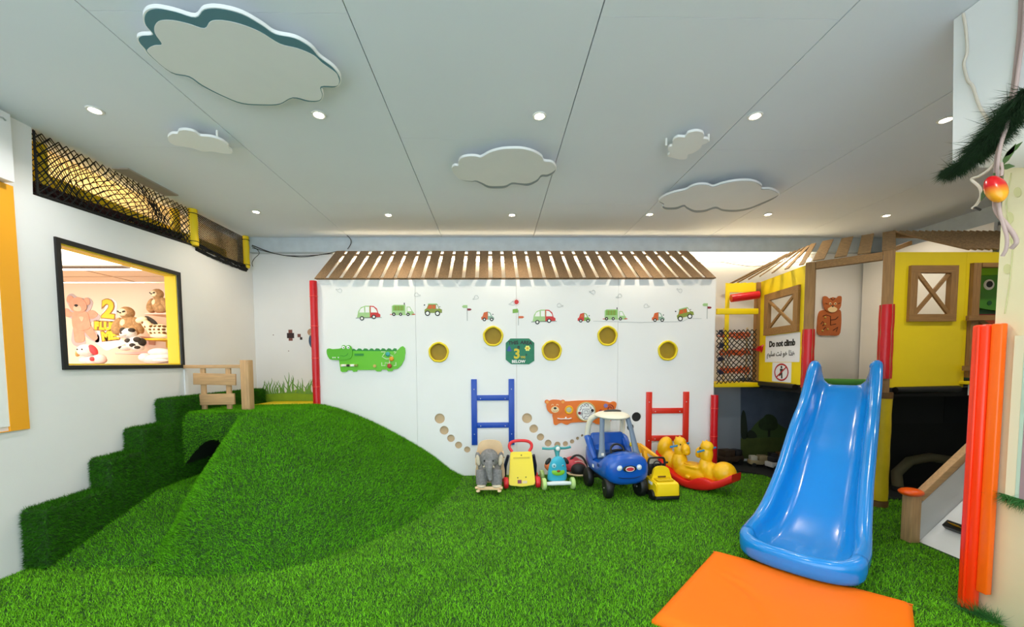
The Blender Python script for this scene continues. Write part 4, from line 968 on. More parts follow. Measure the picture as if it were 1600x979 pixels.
t = thing('mascot_sticker', 'navy round sticker with a brown cap partly behind the red post', 'sticker', (x, YB, z))
part('disc', mat('sticker_navy', '#2a4566', 0.5), t, plate_fn(circ(0, 0, 0.085, 22, 0.125), 0, -0.002))
part('outline', G_WH, t, lambda bm: tube(bm, [(0.09 * cos(a), -0.001, 0.13 * sin(a)) for a in np.linspace(0, 2 * pi, 25)[:-1]], 0.004, 4, closed=True))
part('cap', mat('sticker_tan', '#b88c6c', 0.5), t, plate_fn(circ(-0.05, 0.12, 0.05, 14), -0.002, -0.004))
for l, a, b in (('small brown wall mark left of the pixel cross', 427, 523), ('small brown wall mark below the pixel cross', 451, 548)):
    x, z = FA(a, b, YB); o = part('wall_mark', M_PIX, None, plate_fn(circ(0, 0, 0.008, 9, 0.006), 0, -0.0015)); o.location = (x, YB, z); tag(o, l, 'mark')

# ================================================================ wooden gate on the mound
t = thing('wooden_gate', 'rough pine gate of two boards hung from a rail beside a square post', 'gate', (-2.70, 4.41, 0.955))
part('post', M_PINE, t, lambda bm: box(bm, (0, 0, 0.275), (0.088, 0.088, 0.546), bevel=0.004))
part('rail', M_PINEX, t, lambda bm: box(bm, (-0.358, 0.0, 0.48), (0.625, 0.055, 0.036), bevel=0.003))
for x in (-0.468, -0.197):
    part('upright', M_PINE, t, lambda bm: box(bm, (x, 0.0, 0.238), (0.05, 0.024, 0.445), bevel=0.002))
for (xa, xb, za, zb, tl) in ((-0.555, -0.105, 0.281, 0.405, 1.5), (-0.497, -0.125, 0.066, 0.185, -1.0)):
    part('board', M_PINEX, t, lambda bm: box(bm, ((xa + xb) / 2, -0.023, (za + zb) / 2), (xb - xa, 0.021, zb - za), rot(0, tl, 0), bevel=0.003))
t = thing('corner_strip', 'white wall batten under the window corner beside the gate rail', 'batten', (XL, 4.43, 1.2))
part('batten', M_WALL, t, lambda bm: box(bm, (0.008, 0, 0.02), (0.014, 0.05, 0.37)))

# ================================================================ cables under the ceiling
M_CABLE = mat('black_cable', '#1c1a16', 0.6)
def cable(label, pts, r=0.006, name='cable', cat='cable', m=None):
    c = Vector(pts[0]); o = part(name, m or M_CABLE, None, lambda bm: tube(bm, [Vector(p) - c for p in catmull(pts, 6, False)], r, 6), 60); o.location = c; return tag(o, label, cat)
yc = YB - 0.12
def BK(px, py, y=yc): return on(px, py, 1, y)
cable('long black cable sagging along the beam from the net to the slatted roof', [BK(394, 383), BK(430, 396), BK(470, 401), BK(505, 397), BK(525, 393)])
cable('second black cable sagging just above the other beside the net', [BK(394, 387), BK(440, 398), BK(480, 399), BK(520, 396)], 0.004)
cable('thin black cable hanging from the end of the left ceiling joint', [Vector((-1.985, 5.55, ZC - 0.002)), BK(548, 374), BK(548, 381), BK(543, 389)], 0.005)
cable('loose black wires dangling in a loop beside the corner net post', [BK(393, 384), BK(402, 390), BK(405, 396), BK(398, 403), BK(394, 410), BK(395, 416)], 0.004)
cable('thin dark cable drooping below the LED batten', [BK(1118, 407), BK(1150, 413), BK(1180, 416), BK(1215, 411)], 0.004)

# ================================================================ yellow playhouse on the right
ZP, ZE = 1.19, 2.505                       # deck and eave heights
PA, PB, PC = Vector((3.53, 5.30, 0)), Vector((3.41, 4.30, 0)), Vector((3.835, 3.865, 0))
hs = thing('playhouse', 'raised yellow playhouse with wooden posts, crossed window frames and a slide opening', 'playhouse', (3.9, 4.4, 0))
HO = Vector(hs.location)
def wallM(a, b):
    """frame with x along a->b, z up, -y towards the outside (left of a->b seen from the room)"""
    d = (b - a).normalized(); n = Vector((d.y, -d.x, 0))
    M = Matrix(((d.x, -n.x, 0), (d.y, -n.y, 0), (0, 0, 1))).to_4x4(); M.translation = a - HO; return M, (b - a).length
def win_frame(M, u0, u1, z0, z1, w, m1, m2):
    def bar(bm, a, b, wd, th, y):
        d = Vector((b[0] - a[0], 0, b[1] - a[1])); L = d.length; ang = math.atan2(-d.z, d.x)
        box(bm, ((a[0] + b[0]) / 2, y, (a[1] + b[1]) / 2), (L, th, wd), Euler((0, ang, 0)).to_matrix(), bevel=0.003)
    fr = B(); box(fr, ((u0 + u1) / 2, -0.012, z0 + w / 2), (u1 - u0, 0.045, w)); bmesh.ops.transform(fr, matrix=M, verts=list(fr.verts)); f = obj('window_frame', fr, m2, hs)
    for nm, c, s in (('frame_top', ((u0 + u1) / 2, -0.012, z1 - w / 2), (u1 - u0, 0.045, w)), ('frame_side', (u0 + w / 2, -0.012, (z0 + z1) / 2), (w, 0.045, z1 - z0 - 2 * w)), ('frame_side', (u1 - w / 2, -0.012, (z0 + z1) / 2), (w, 0.045, z1 - z0 - 2 * w))):
        b = B(); box(b, c, s); bmesh.ops.transform(b, matrix=M, verts=list(b.verts)); obj(nm, b, m1 if nm == 'frame_side' else m2, f)
    a0, a1, b0, b1 = u0 + w, u1 - w, z0 + w, z1 - w
    for k, (p, q) in enumerate((((a0, b1), (a1, b0)), ((a0, b0), (a1, b1)))):
        b = B(); bar(b, p, q, 0.035, 0.02, -0.012 - 0.012 * (1 - k)); bmesh.ops.transform(b, matrix=M, verts=list(b.verts)); obj('cross_bar', b, m2, f)
def yboard(M, outline, holes, m=M_YELB, y0=0.012, y1=-0.006, name='wall_board'):
    b = holed(outline, holes, y0, y1); bmesh.ops.transform(b, matrix=M, verts=list(b.verts)); return obj(name, b, m, hs)
# left board (seen at a slant) with its crossed window
ML, LL = wallM(PA, PB)
u0, u1, wz0, wz1 = 0.17, 0.86, 1.79, 2.31
yboard(ML, [(0, ZP), (LL - .05, ZP), (LL - .05, ZE), (0, ZE)], [[(u0 + .05, wz0 + .05), (u1 - .05, wz0 + .05), (u1 - .05, wz1 - .05), (u0 + .05, wz1 - .05)]])
win_frame(ML, u0, u1, wz0, wz1, 0.085, M_OAK, M_OAKX)
# front board with its crossed window
MR, LR = wallM(PC + Vector((0.035, 0, 0)), Vector((4.60, 3.865, 0)))
yboard(MR, [(0, ZP + .0), (LR, ZP + .0), (LR, ZE), (0, ZE)], [[(0.205, 1.885), (0.575, 1.885), (0.575, 2.325), (0.205, 2.325)]])
win_frame(MR, 0.155, 0.625, 1.835, 2.372, 0.07, M_OAK, M_OAKX)
# board beyond the tall window on the right, above and beside it
MR2, LR2 = wallM(Vector((4.60, 3.865, 0)), Vector((5.6, 3.865, 0)))
yboard(MR2, [(0.0015, 2.40), (LR2, 2.40), (LR2, ZE), (0.0015, ZE)], [])
yboard(MR2, [(0.0015, ZP), (0.035, ZP), (0.035, 2.3985), (0.0015, 2.3985)], [], name='jamb_board')
part('jamb', M_OAK, hs, lambda bm: box(bm, Vector((4.68, 3.865, 1.84)) - HO, (0.075, 0.07, 1.11)))
part('lintel', M_OAKX, hs, lambda bm: box(bm, Vector((5.15, 3.85, 2.375)) - HO, (0.86, 0.05, 0.04)))
for z, xa in ((1.87, 4.585), (1.385, 4.575)):
    part('rail', M_OAKX, hs, lambda bm: box(bm, Vector(((xa + 5.5) / 2, 3.815, z)) - HO, (5.5 - xa, 0.028, 0.048), rot(0, -1, 0)))
part('brace', M_OAKX, hs, lambda bm: box(bm, Vector((4.88, 3.845, 1.52)) - HO, (0.5, 0.025, 0.04), rot(0, -33, 0)))
part('brace', M_OAKX, hs, lambda bm: box(bm, Vector((4.90, 3.845, 1.74)) - HO, (0.42, 0.025, 0.04), rot(0, 33, 0)))
part('sill', M_YELB, hs, lambda bm: box(bm, Vector((5.04, 3.83, 1.235)) - HO, (0.9, 0.12, 0.03), bevel=0.004))
part('sill_skirt', M_WHITE, hs, lambda bm: box(bm, Vector((5.06, 3.80, 1.165)) - HO, (0.86, 0.03, 0.105)))
# deck
dk = [PA, PB, PC, Vector((5.6, 3.865, 0)), Vector((5.6, 5.68, 0)), Vector((3.53, 5.68, 0))]
def deck(bm):
    P_ = [(p.x - HO.x, p.y - HO.y) for p in dk]
    a = [bm.verts.new((x, y, 1.10)) for x, y in P_]; b = [bm.verts.new((x, y, 1.186)) for x, y in P_]
    bm.faces.new(a[::-1]); bm.faces.new(b)
    for i in range(len(P_)):
        j = (i + 1) % len(P_); bm.faces.new((a[i], a[j], b[j], b[i]))
part('deck', mat('deck_dark', '#1b1b1d', 0.8), hs, deck)
def roll(bm, a, b, r): tube(bm, [Vector(a) - HO, Vector(b) - HO], r, 10)
nL = Vector((-(PB - PA).normalized().y * -1, 0, 0))
part('edge_roll', M_BLACK, hs, lambda bm: roll(bm, (PA.x - 0.03, PA.y - .05, 1.165), (PB.x - 0.035, PB.y + .12, 1.165), 0.033), 60)
part('edge_roll', M_BLACK, hs, lambda bm: roll(bm, (PC.x + .09, PC.y - .03, 1.165), (4.56, 3.835, 1.175), 0.033), 60)
# a turf-green pad at the top of the slide
part('threshold_pad', mat('pad_green', '#3c7d1c', 0.7), hs, lambda bm: box(bm, Vector((3.80, 4.22, 1.225)) - HO, (0.52, 0.14, 0.075), rot(0, 0, -42), bevel=0.025), 60)
# posts of the slide opening
for p, zt, pad0, pad1, lb in ((PB, 2.51, 1.17, 1.80, 'red padding on the left post of the slide opening'), (PC, 2.515, 1.28, 2.0, 'red padding on the right post of the slide opening')):
    part('post', M_OAK, hs, lambda bm: box(bm, Vector((p.x, p.y, (0.004 + zt) / 2)) - HO, (0.085, 0.085, zt - 0.004), rot(0, 0, 45)))
    part('post_padding', M_RED, hs, lambda bm: tube(bm, [(p.x - HO.x, p.y - HO.y, pad0 + (pad1 - pad0) * k / 8) for k in range(9)], [0.058 * (1 + .03 * sin(2.2 * k)) for k in range(9)], 14), 60, lb)
part('lower_padding', mat('yellow_pad', '#d9bd12', 0.5, var=0.08, scale=8, bump=0.3, bscale=14), hs, lambda bm: tube(bm, [(PC.x - HO.x, PC.y - HO.y, 0.07 + 1.02 * k / 12) for k in range(13)], [0.070 * (1 + .03 * sin(1.7 * k)) for k in range(13)], 14), 60)
M_BAND = mat('brown_band', '#6b4a20', 0.6)
for z in (0.035, 1.115):
    part('band', M_BAND, hs, lambda bm: tube(bm, [(PC.x - HO.x, PC.y - HO.y, z - .03), (PC.x - HO.x, PC.y - HO.y, z + .03)], 0.075, 14), 60)
part('header_beam', M_OAKX, hs, lambda bm: box(bm, Vector(((PB.x + PC.x) / 2, (PB.y + PC.y) / 2, 2.475)) - HO, ((PC - PB).length - 0.09, 0.06, 0.075), Euler((0, 0, math.atan2(PC.y - PB.y, PC.x - PB.x))).to_matrix()))
part('inner_trim', M_YELB, hs, lambda bm: [box(bm, Vector((p.x + 0.06 * s, p.y + 0.06, 1.9)) - HO, (0.03, 0.03, 1.1)) for p, s in ((PB, 1.0),)] and None)
# left porch: header board, red roll beam, yellow rail, back post
PH = Vector((3.10, 5.36, 0))
MH, LH = wallM(PH, PA - Vector((.0, .005, 0)))
yboard(MH, [(0, 2.385), (LH, 2.37), (LH, 2.505), (LH * .8, 2.498), (LH * .76, 2.508), (LH * .6, 2.498), (LH * .56, 2.508), (LH * .4, 2.498), (LH * .36, 2.508), (LH * .2, 2.498), (0, 2.508)], [], name='header_board')
yboard(MH, [(0, 1.6), (0.05, 1.6), (0.05, 2.384), (0, 2.384)], [], name='jamb_board')
part('post', M_OAK, hs, lambda bm: box(bm, Vector((PA.x - .03, PA.y, 1.85)) - HO, (0.06, 0.06, 1.3)))
part('roll_beam', M_RED, hs, lambda bm: roll(bm, (PH.x + .04, PH.y - .06, 2.295), (PA.x - .065, PA.y - .07, 2.33), 0.052), 60)
part('rail', M_YELB, hs, lambda bm: box(bm, Vector((3.19, 5.24, 2.115)) - HO, (0.55, 0.035, 0.075), bevel=0.006))
part('deck_bridge', M_YEL, hs, lambda bm: box(bm, Vector((3.19, 5.42, 1.15)) - HO, (0.60, 0.46, 0.06), bevel=0.01))
# inner white partition of the room behind the house
bm = B(); box(bm, (5.30, 4.95, 2.05), (0.04, 1.5, 1.72)); struct('wall_inner', bm, M_WALL)

# roofs of spaced slats
def slat_quad(a, b, w, nrm, m, par=None):
    bm = B(); d = (b - a).normalized(); s = d.cross(nrm).normalized() * w / 2; n = s.cross(d).normalized() * 0.012
    if n.z < 0: n = -n
    f = lambda p: [p - s - HO, p + s - HO, p + s + n - HO, p - s + n - HO]
    loft(bm, [f(a), f(b)]); return obj('roof_slat', bm, m, hs)
T0, T1, T2 = Vector((3.74, 4.50, 2.80)), Vector((4.17, 4.18, 2.80)), Vector((5.45, 4.16, 2.80))
UP = Vector((0, 0, 1))
E0, E1 = Vector((3.25, 5.58, 2.515)), Vector((3.40, 4.42, 2.515))
for k in range(7):
    f = k / 6.0
    slat_quad(E0.lerp(E1, f), (T0 + Vector((-.04, .55, .0))).lerp(T0 + Vector((-.06, .04, 0)), f * .85), 0.05, UP, M_SLATR)
fa, fb = Vector((3.40, 4.27, 2.52)), Vector((3.86, 3.84, 2.52))
for k in range(4):
    f = 0.08 + k * 0.285
    slat_quad(fa.lerp(fb, f), T0.lerp(T1, 0.02 + k * 0.31), 0.098, UP, M_SLATR)
for k in range(18):
    x = k * 0.068
    a = Vector((4.17 + x, 4.18, 2.80)); b = Vector((4.60 + x, 3.84, 2.52))
    slat_quad(b, a, 0.052, UP, M_SLATR)
part('rafter', M_PINE, hs, lambda bm: box(bm, Vector((4.10, 4.05, 2.60)) - HO, (0.55, 0.03, 0.04), rot(0, -17, 24)))
part('ridge_beam', M_SLATR, hs, lambda bm: box(bm, (T1 + T2) / 2 - HO + Vector((0, 0.03, -0.03)), ((T2 - T1).length, 0.03, 0.05)))

# signs on the slanted yellow board
def board_thing(name, label, cat, u, z):
    p = ML @ Vector((u, -0.0065, z)) + HO
    t = thing(name, label, cat, p); t.rotation_euler = (0, 0, math.atan2((PB - PA).y, (PB - PA).x)); return t
t = board_thing('notice', 'white notice reading Do not climb in English and Arabic on the yellow board', 'sign', 0.53, 1.615)
PAPER = mat('paper_white', '#f3f3f5', 0.5)
part('sheet', PAPER, t, lambda bm: box(bm, (0, -0.001, 0), (0.70, 0.002, 0.335)))
obj('lettering', text_bm('Do not climb', 0.098, T(0.0, -0.0028, 0.055), 0.0006, 0.0055), G_BK, t, None)
obj('arabic_lettering', text_bm('\ufee2\ufef4\ufee0\ufeb3 \ufe96\ufee7 \ufeee\ufeeb \ufe8d\ufeac\ufeeb', 0.086, T(-0.02, -0.0028, -0.065), 0.0006, 0.002), G_BK, t, None)
t = board_thing('prohibition_sign', 'small white sheet with a red circle struck through a climbing figure', 'sign', 0.545, 1.325)
part('sheet', PAPER, t, lambda bm: box(bm, (0, -0.001, 0), (0.385, 0.002, 0.235)))
part('ring', mat('sign_red', '#b3171f', 0.5), t, lambda bm: tube(bm, [(0.135 * cos(a), -0.003, 0.096 * sin(a)) for a in np.linspace(0, 2 * pi, 33)[:-1]], 0.010, 6, closed=True, flat=0.4), 60)
part('slash', mat('sign_red', '#b3171f', 0.5), t, lambda bm: box(bm, (0, -0.0034, 0), (0.24, 0.002, 0.016), rot(0, -33, 0)))
part('figure', G_BK, t, lambda bm: [prism(bm, pp, -0.0021, -0.0029) for pp in (circ(0.0, 0.062, 0.018, 12, 0.016), [(-.03, .042), (.03, .042), (.02, -.0), (.028, -.075), (.0, -.075), (-.004, -.03), (-.03, -.05), (-.045, -.04), (-.02, .0)])] and None)

# tiger panel on the back wall inside the house
x, z = FA(1291, 493, YB)
t = thing('tiger_board', 'brown wooden tiger activity board on the wall seen through the slide opening', 'toy', (x, YB, z))
kt = 0.0091; TO = mat('tiger_orange', '#b8612a', 0.5); TB = mat('tiger_brown', '#8a4a22', 0.5); TD = mat('tiger_dark', '#4a1f10', 0.5)
def ct(L): return [((a - 1291) * kt, -(b - 493) * kt) for a, b in L]
S8 = 4.894
def z8(L): return [(a / S8 + 1250, b / S8 + 400) for a, b in L]
part('body', TO, t, plate_fn(sm(ct(z8([(135, 600), (128, 520), (135, 440), (165, 412), (240, 420), (300, 412), (312, 470), (312, 540), (298, 605), (220, 608)])), 3), -0.001, -0.02))
part('head', TO, t, plate_fn(sm(ct(z8([(160, 365), (158, 330), (162, 308), (185, 310), (205, 325), (232, 316), (262, 322), (280, 306), (300, 312), (302, 345), (295, 395), (265, 425), (225, 432), (180, 412)])), 3), -0.02, -0.034))
part('muzzle', mat('bear_cream', '#f6d9a6', 0.5), t, plate_fn(sm(ct(z8([(195, 405), (232, 385), (270, 405), (250, 428), (212, 428)])), 3), -0.034, -0.037))
part('nose', G_BK, t, plate_fn(ct(z8([(222, 380), (242, 380), (232, 394)])), -0.037, -0.039))
for u in (213, 253): part('eye', mat('bear_cream', '#f6d9a6', 0.5), t, plate_fn(circ(*ct(z8([(u, 365)]))[0], 0.018, 12), -0.034, -0.036)); part('pupil', G_BK, t, plate_fn(circ(*ct(z8([(u, 367)]))[0], 0.009, 10), -0.036, -0.038))
for L in ([(215, 322), (232, 340), (250, 322)], [(175, 360), (190, 368)], [(290, 360), (275, 368)]):
    part('stripe', TD, t, lambda bm: tube(bm, [(a, -0.034, b) for a, b in ct(z8(L))], 0.006, 5))
for L in ([(165, 460), (190, 450), (225, 460), (228, 530), (270, 520)], [(228, 490), (265, 485), (285, 465)], [(150, 520), (165, 500), (180, 520), (165, 535)], [(250, 570), (285, 545), (275, 580)], [(165, 570), (190, 545)]):
    part('groove', TD, t, lambda bm: tube(bm, [(a, -0.0205, b) for a, b in ct(z8(L))], 0.006, 5))
for u, v in ((182, 470), (182, 520), (205, 560), (165, 572)):
    part('slider', mat('toy_tan', '#c9b05a', 0.5), t, lambda bm: ell(bm, (ct(z8([(u, v)]))[0][0], -0.026, ct(z8([(u, v)]))[0][1]), (0.014, 0.012, 0.014), None, 10, 8))

# green animal cabinet behind the railing on the right
t = thing('animal_panel', 'green cartoon animal panel with striped books behind the right railing', 'panel', (5.29, 4.16, 1.253))
AG = mat('animal_green', '#4f9a2a', 0.5); AGD = mat('animal_dark', '#1f5a2c', 0.5)
part('body', AGD, t, lambda bm: prism(bm, [(-.38, 0), (.38, 0), (.38, 1.22), (.2, 1.30), (-.22, 1.30), (-.38, 1.2)], 0.05, 0.0))
part('head', AG, t, lambda bm: prism(bm, sm([(-.30, .78), (.2, .72), (.34, .9), (.3, 1.2), (.05, 1.27), (-.25, 1.2), (-.33, 1.0)], 3), -0.001, -0.03))
part('brow', mat('animal_lime', '#7cc01e', 0.5), t, lambda bm: prism(bm, [(-.36, 1.08), (.36, 1.10), (.36, 1.29), (-.2, 1.3), (-.36, 1.22)], -0.031, -0.045))
e = part('eye', G_WH, t, plate_fn(circ(-.12, 0.99, 0.055, 18), -0.031, -0.038)); part('pupil', G_BK, e, plate_fn(circ(-.12, 0.993, 0.033, 14), -0.038, -0.042))
for u, v in ((-.10, .80), (.05, .84)): part('nostril', AGD, t, plate_fn(circ(u, v, 0.025, 10), -0.03, -0.034))
for k, c in enumerate(('#7a1f24', '#b84a26', '#c9c27a', '#20303f', '#8fa0a8', '#1a2c30')):
    part('book', mat('book_%d' % k if False else 'book_' + ['maroon', 'rust', 'cream', 'navy', 'steel', 'teal'][k], c, 0.5), t, lambda bm: box(bm, (-.16, -0.035, 0.66 - k * 0.055), (0.30, 0.06, 0.045)))
part('shelf', M_OAKX, t, lambda bm: box(bm, (0, -0.04, 0.345), (0.7, 0.07, 0.025)))
part('base', M_BLACK, t, lambda bm: box(bm, (0, 0.025, -0.033), (0.7, 0.05, 0.062)))

# dark net and knotted ropes between the white wall and the house
t = thing('porch_net', 'black knotted net closing the gap between the white wall and playhouse', 'net', (2.86, 5.10, 1.15))
q = [Vector((2.86, 5.10, 1.17)), Vector((3.455, 5.22, 1.20)), Vector((3.455, 5.24, 1.88)), Vector((2.865, 5.14, 1.86))]
part('mesh_net', M_DKNET, t, lambda bm: strands(bm, [p - Vector(t.location) for p in q], 9, 10, 0.0065, 0.01, 0.05, True, 2), None, None, 'stuff')
rgk = random.Random(3)
def knots(bm, pts, r, n):
    for p in pts:
        for _ in range(n):
            d = Vector((rgk.uniform(-1, 1), rgk.uniform(-.6, .4), rgk.uniform(-1, 1))).normalized() * rgk.uniform(.4, 1) * r
            tube(bm, [p - d * .6, p + d.cross(Vector((0, 1, 0))) * .5, p + d], 0.0075, 4)
part('knots', mat('rope_navy', '#1d2238', 0.9), t, lambda bm: knots(bm, [Vector((0.03 + .015 * (k % 2), -0.01, 0.68 - 0.17 * k)) for k in range(4)], 0.055, 12), 60, None, 'stuff')
t = thing('rope_ladder', 'orange knotted rope ladder hanging behind the porch net', 'ladder', (3.30, 5.46, 1.3))
part('side_rope', mat('rope_cream', '#cbb58a', 0.9), t, lambda bm: tube(bm, [(-.15, 0, -0.10), (-.15, 0, 0.62)], 0.012, 6))
part('side_rope', mat('rope_cream', '#cbb58a', 0.9), t, lambda bm: tube(bm, [(.17, 0, -0.10), (.17, 0, 0.62)], 0.012, 6))
for k in range(3):
    part('rung', mat('rope_orange', '#e0672e', 0.9, var=0.35, scale=30), t, lambda bm: knots(bm, [Vector((-.17 + .045 * i, 0, 0.52 - .24 * k)) for i in range(9)], 0.07, 9), 60)
t = thing('knotted_tie', 'red knotted tie on the playhouse corner post beside the porch net', 'tie', (3.47, 5.22, 1.62))
part('knot', M_RED, t, lambda bm: knots(bm, [Vector((0, -0.03, 0)), Vector((0.02, -0.03, 0.01))], 0.06, 9), 60)
part('loop', M_RED, t, lambda bm: tube(bm, [(0.035 * cos(a), 0.035 * sin(a) + .05, 0) for a in np.linspace(0, 2 * pi, 13)[:-1]], 0.012, 6, closed=True), 60)

# ================================================================ under the playhouse
M_DARK = mat('dark_board', '#0b0c0e', 0.8); M_DKG = mat('shaded_grey_board', '#17181b', 0.8)  # shade under the deck is put into these board colours
mu = thing('mural', 'dim countryside mural with trees and a hill under the playhouse deck', 'mural', (3.75, YB - 0.0006, 0))  # dark-ish print, darkened further with the deck's shade in its colours
def mr(L): return [(FA(a, b, YB)[0] - 3.75, FA(a, b, YB)[1]) for a, b in L]
part('sky', mat('mural_sky_shaded', '#4f596a', 0.8, var=0.25, scale=3), mu, plate_fn(mr([(1157, 590), (1262, 590), (1262, 705), (1157, 705)]), 0, -0.002))
part('white_panel', mat('mural_white_shaded', '#8d939b', 0.8), mu, plate_fn(mr([(1116, 600), (1157, 590), (1157, 716), (1116, 716)]), 0, -0.002))
part('hill', mat('mural_hill_shaded', '#3f5426', 0.8), mu, plate_fn(sm(mr([(1168, 682), (1175, 668), (1192, 652), (1208, 656), (1225, 668), (1245, 675), (1262, 680), (1262, 690), (1168, 690)]), 3), -0.002, -0.004))
part('field', mat('mural_field_shaded', '#48541e', 0.8, var=0.2, scale=6), mu, plate_fn(mr([(1157, 684), (1262, 682), (1262, 716), (1157, 716)]), -0.004, -0.006))
MT = mat('mural_tree_shaded', '#1f2a1a', 0.8)
part('cypress', MT, mu, plate_fn(sm(mr([(1158, 683), (1157, 655), (1160, 641), (1164, 645), (1167, 665), (1167, 683)]), 3), -0.006, -0.008))
part('bush', MT, mu, plate_fn(sm(mr([(1166, 683), (1170, 672), (1178, 674), (1182, 683)]), 3), -0.006, -0.008))
part('tree_crown', mat('mural_crown_shaded', '#2b3a1c', 0.8, var=0.3, scale=14), mu, plate_fn(sm(mr([(1186, 668), (1185, 659), (1192, 652), (1197, 647), (1206, 648), (1213, 655), (1214, 667), (1207, 672), (1194, 672)]), 3), -0.008, -0.010))
part('tree_trunk', MT, mu, plate_fn(mr([(1199, 682), (1199.5, 670), (1202.5, 670), (1203, 682)]), -0.008, -0.010))
part('far_tree', MT, mu, plate_fn(sm(mr([(1228, 684), (1231, 664), (1234, 684)]), 3), -0.006, -0.008))
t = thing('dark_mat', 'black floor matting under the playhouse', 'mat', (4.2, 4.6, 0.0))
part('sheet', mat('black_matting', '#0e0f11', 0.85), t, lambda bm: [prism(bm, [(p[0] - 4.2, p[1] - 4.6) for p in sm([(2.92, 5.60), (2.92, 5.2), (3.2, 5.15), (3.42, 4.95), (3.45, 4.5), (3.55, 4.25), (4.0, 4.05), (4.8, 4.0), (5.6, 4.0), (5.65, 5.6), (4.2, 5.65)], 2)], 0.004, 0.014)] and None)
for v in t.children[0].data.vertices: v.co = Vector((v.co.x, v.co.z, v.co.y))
t = thing('under_panel', 'dark grey panels closing the space under the playhouse deck at the back', 'panel', (5.05, 4.5, 0.016))
part('panel', M_DKG, t, lambda bm: box(bm, (-0.17, 0, 0.895), (0.60, 0.02, 0.36)))
part('panel', mat('dark_navy_board', '#0c1118', 0.8), t, lambda bm: box(bm, (0.335, 0, 0.895), (0.40, 0.02, 0.36)))
part('panel', M_DARK, t, lambda bm: box(bm, (0.03, 0.012, 0.36), (1.06, 0.02, 0.71)))
t = thing('play_arch', 'dim curved tube lying in the dark under the playhouse', 'arch', (4.80, 4.28, 0.016))
part('tube', mat('dim_arch', '#5a533a', 0.7), t, lambda bm: tube(bm, [(-0.36 + 0.02, 0, 0.05), (-0.36, 0, 0.20), (-0.22, 0, 0.33), (0, 0, 0.37), (0.25, 0, 0.33)], 0.05, 10), 60)
part('foot', M_DARK, t, lambda bm: tube(bm, [(-0.34, 0, 0.0), (-0.34, 0, 0.055)], 0.055, 10), 60)
# toy vehicles parked on the matting
def mini(label, x, y, rz, s, c1, c2, kind):
    t = thing('toy_vehicle', label, 'toy', (x, y, 0.015), rz, 'toy vehicles parked under the playhouse')
    b = mat('mini_' + c1[0], c1[1], 0.5); g = mat('mini_' + c2[0], c2[1], 0.4)
    part('body', b, t, lambda bm: box(bm, (0, 0, .075 * s), (.30 * s, .14 * s, .07 * s), bevel=.012 * s))
    part('cab', g, t, lambda bm: box(bm, ((-.04 if kind == 'car' else .08) * s, 0, .145 * s), ((.16 if kind == 'car' else .11) * s, .12 * s, .08 * s), bevel=.016 * s))
    if kind == 'truck': part('load', b, t, lambda bm: box(bm, (-.07 * s, 0, .15 * s), (.15 * s, .13 * s, .085 * s), bevel=.006 * s))
    for sx in (-1, 1):
        for sy in (-1, 1):
            part('wheel', G_BK, t, lambda bm: tube(bm, [(sx * .09 * s, sy * .058 * s, .035 * s), (sx * .09 * s, sy * .08 * s, .035 * s)], .035 * s, 12), 60)
mini('dark brown toy truck nearest the white wall under the playhouse', 3.32, 5.52, 15, 1.1, ('umber', '#3f2f22'), ('smoke', '#26262a'), 'truck')
mini('tan toy jeep second from the white wall under the playhouse', 3.62, 5.38, 170, 0.8, ('tan', '#9a8a66'), ('fog', '#b9b4a4'), 'truck')
mini('brown toy truck behind the white toy car under the playhouse', 3.98, 5.50, 172, 0.85, ('rust', '#7a5636'), ('smoke', '#26262a'), 'truck')
mini('white toy car closest to the slide under the playhouse', 3.78, 5.22, 8, 0.95, ('ivory', '#b9babb'), ('smoke', '#26262a'), 'car')

# ================================================================ slide
SD = Vector((-.737, -.676, 0)); SE = Vector((.676, -.737, 0)); ST = Vector((3.586, 4.029, 0))
sl = thing('slide', 'big glossy blue plastic slide running down from the playhouse opening', 'slide', (ST.x, ST.y, 0))
M_SLIDE = mat('slide_blue', '#0a86da', 0.22, coat=0.4, var=0.04, scale=3)
path = [(.005, 1.21, .198, .19), (.05, 1.20, .203, .215), (.14, 1.135, .208, .215), (.28, .99, .215, .20), (.46, .85, .22, .175), (.62, .755, .225, .175), (.80, .64, .23, .17), (1.0, .485, .235, .165), (1.2, .335, .24, .16), (1.4, .215, .25, .15), (1.58, .14, .26, .13), (1.74, .10, .272, .11), (1.88, .09, .28, .10), (2.02, .09, .275, .095)]
pp = catmull([Vector((a, b, c)) for a, b, c, d in path], 4, False); dd = catmull([Vector((a, d, 0)) for a, b, c, d in path], 4, False)
def sec(s, z, w, h):
    """outer shell cross-section: bed, hollow rounded side walls, fat rolled rims, underside"""
    O = w + 0.085; r_ = 0.046
    right = [(O - .19, z), (O - .155, z + .010), (O - .122, z + .045), (O - .104, z + h * .6), (O - .096, z + h - .012)]
    right += [(O - r_ + r_ * cos(radians(a)), z + h + r_ * sin(radians(a))) for a in (165, 135, 105, 75, 45, 15, -15)]
    right += [(O - .004, z + h * .5), (O - .02, z - .012), (O - .06, z - .034)]
    bed = [(t_ * (O - .19), z) for t_ in (-.66, -.33, 0, .33, .66)]
    left = [(-a, b) for a, b in right][::-1]
    bottom = [(t_ * (O - .08), z - .034) for t_ in (.8, .4, 0, -.4, -.8)]
    return [SD * s + SE * a + Vector((0, 0, b)) for a, b in left + bed + right + bottom]
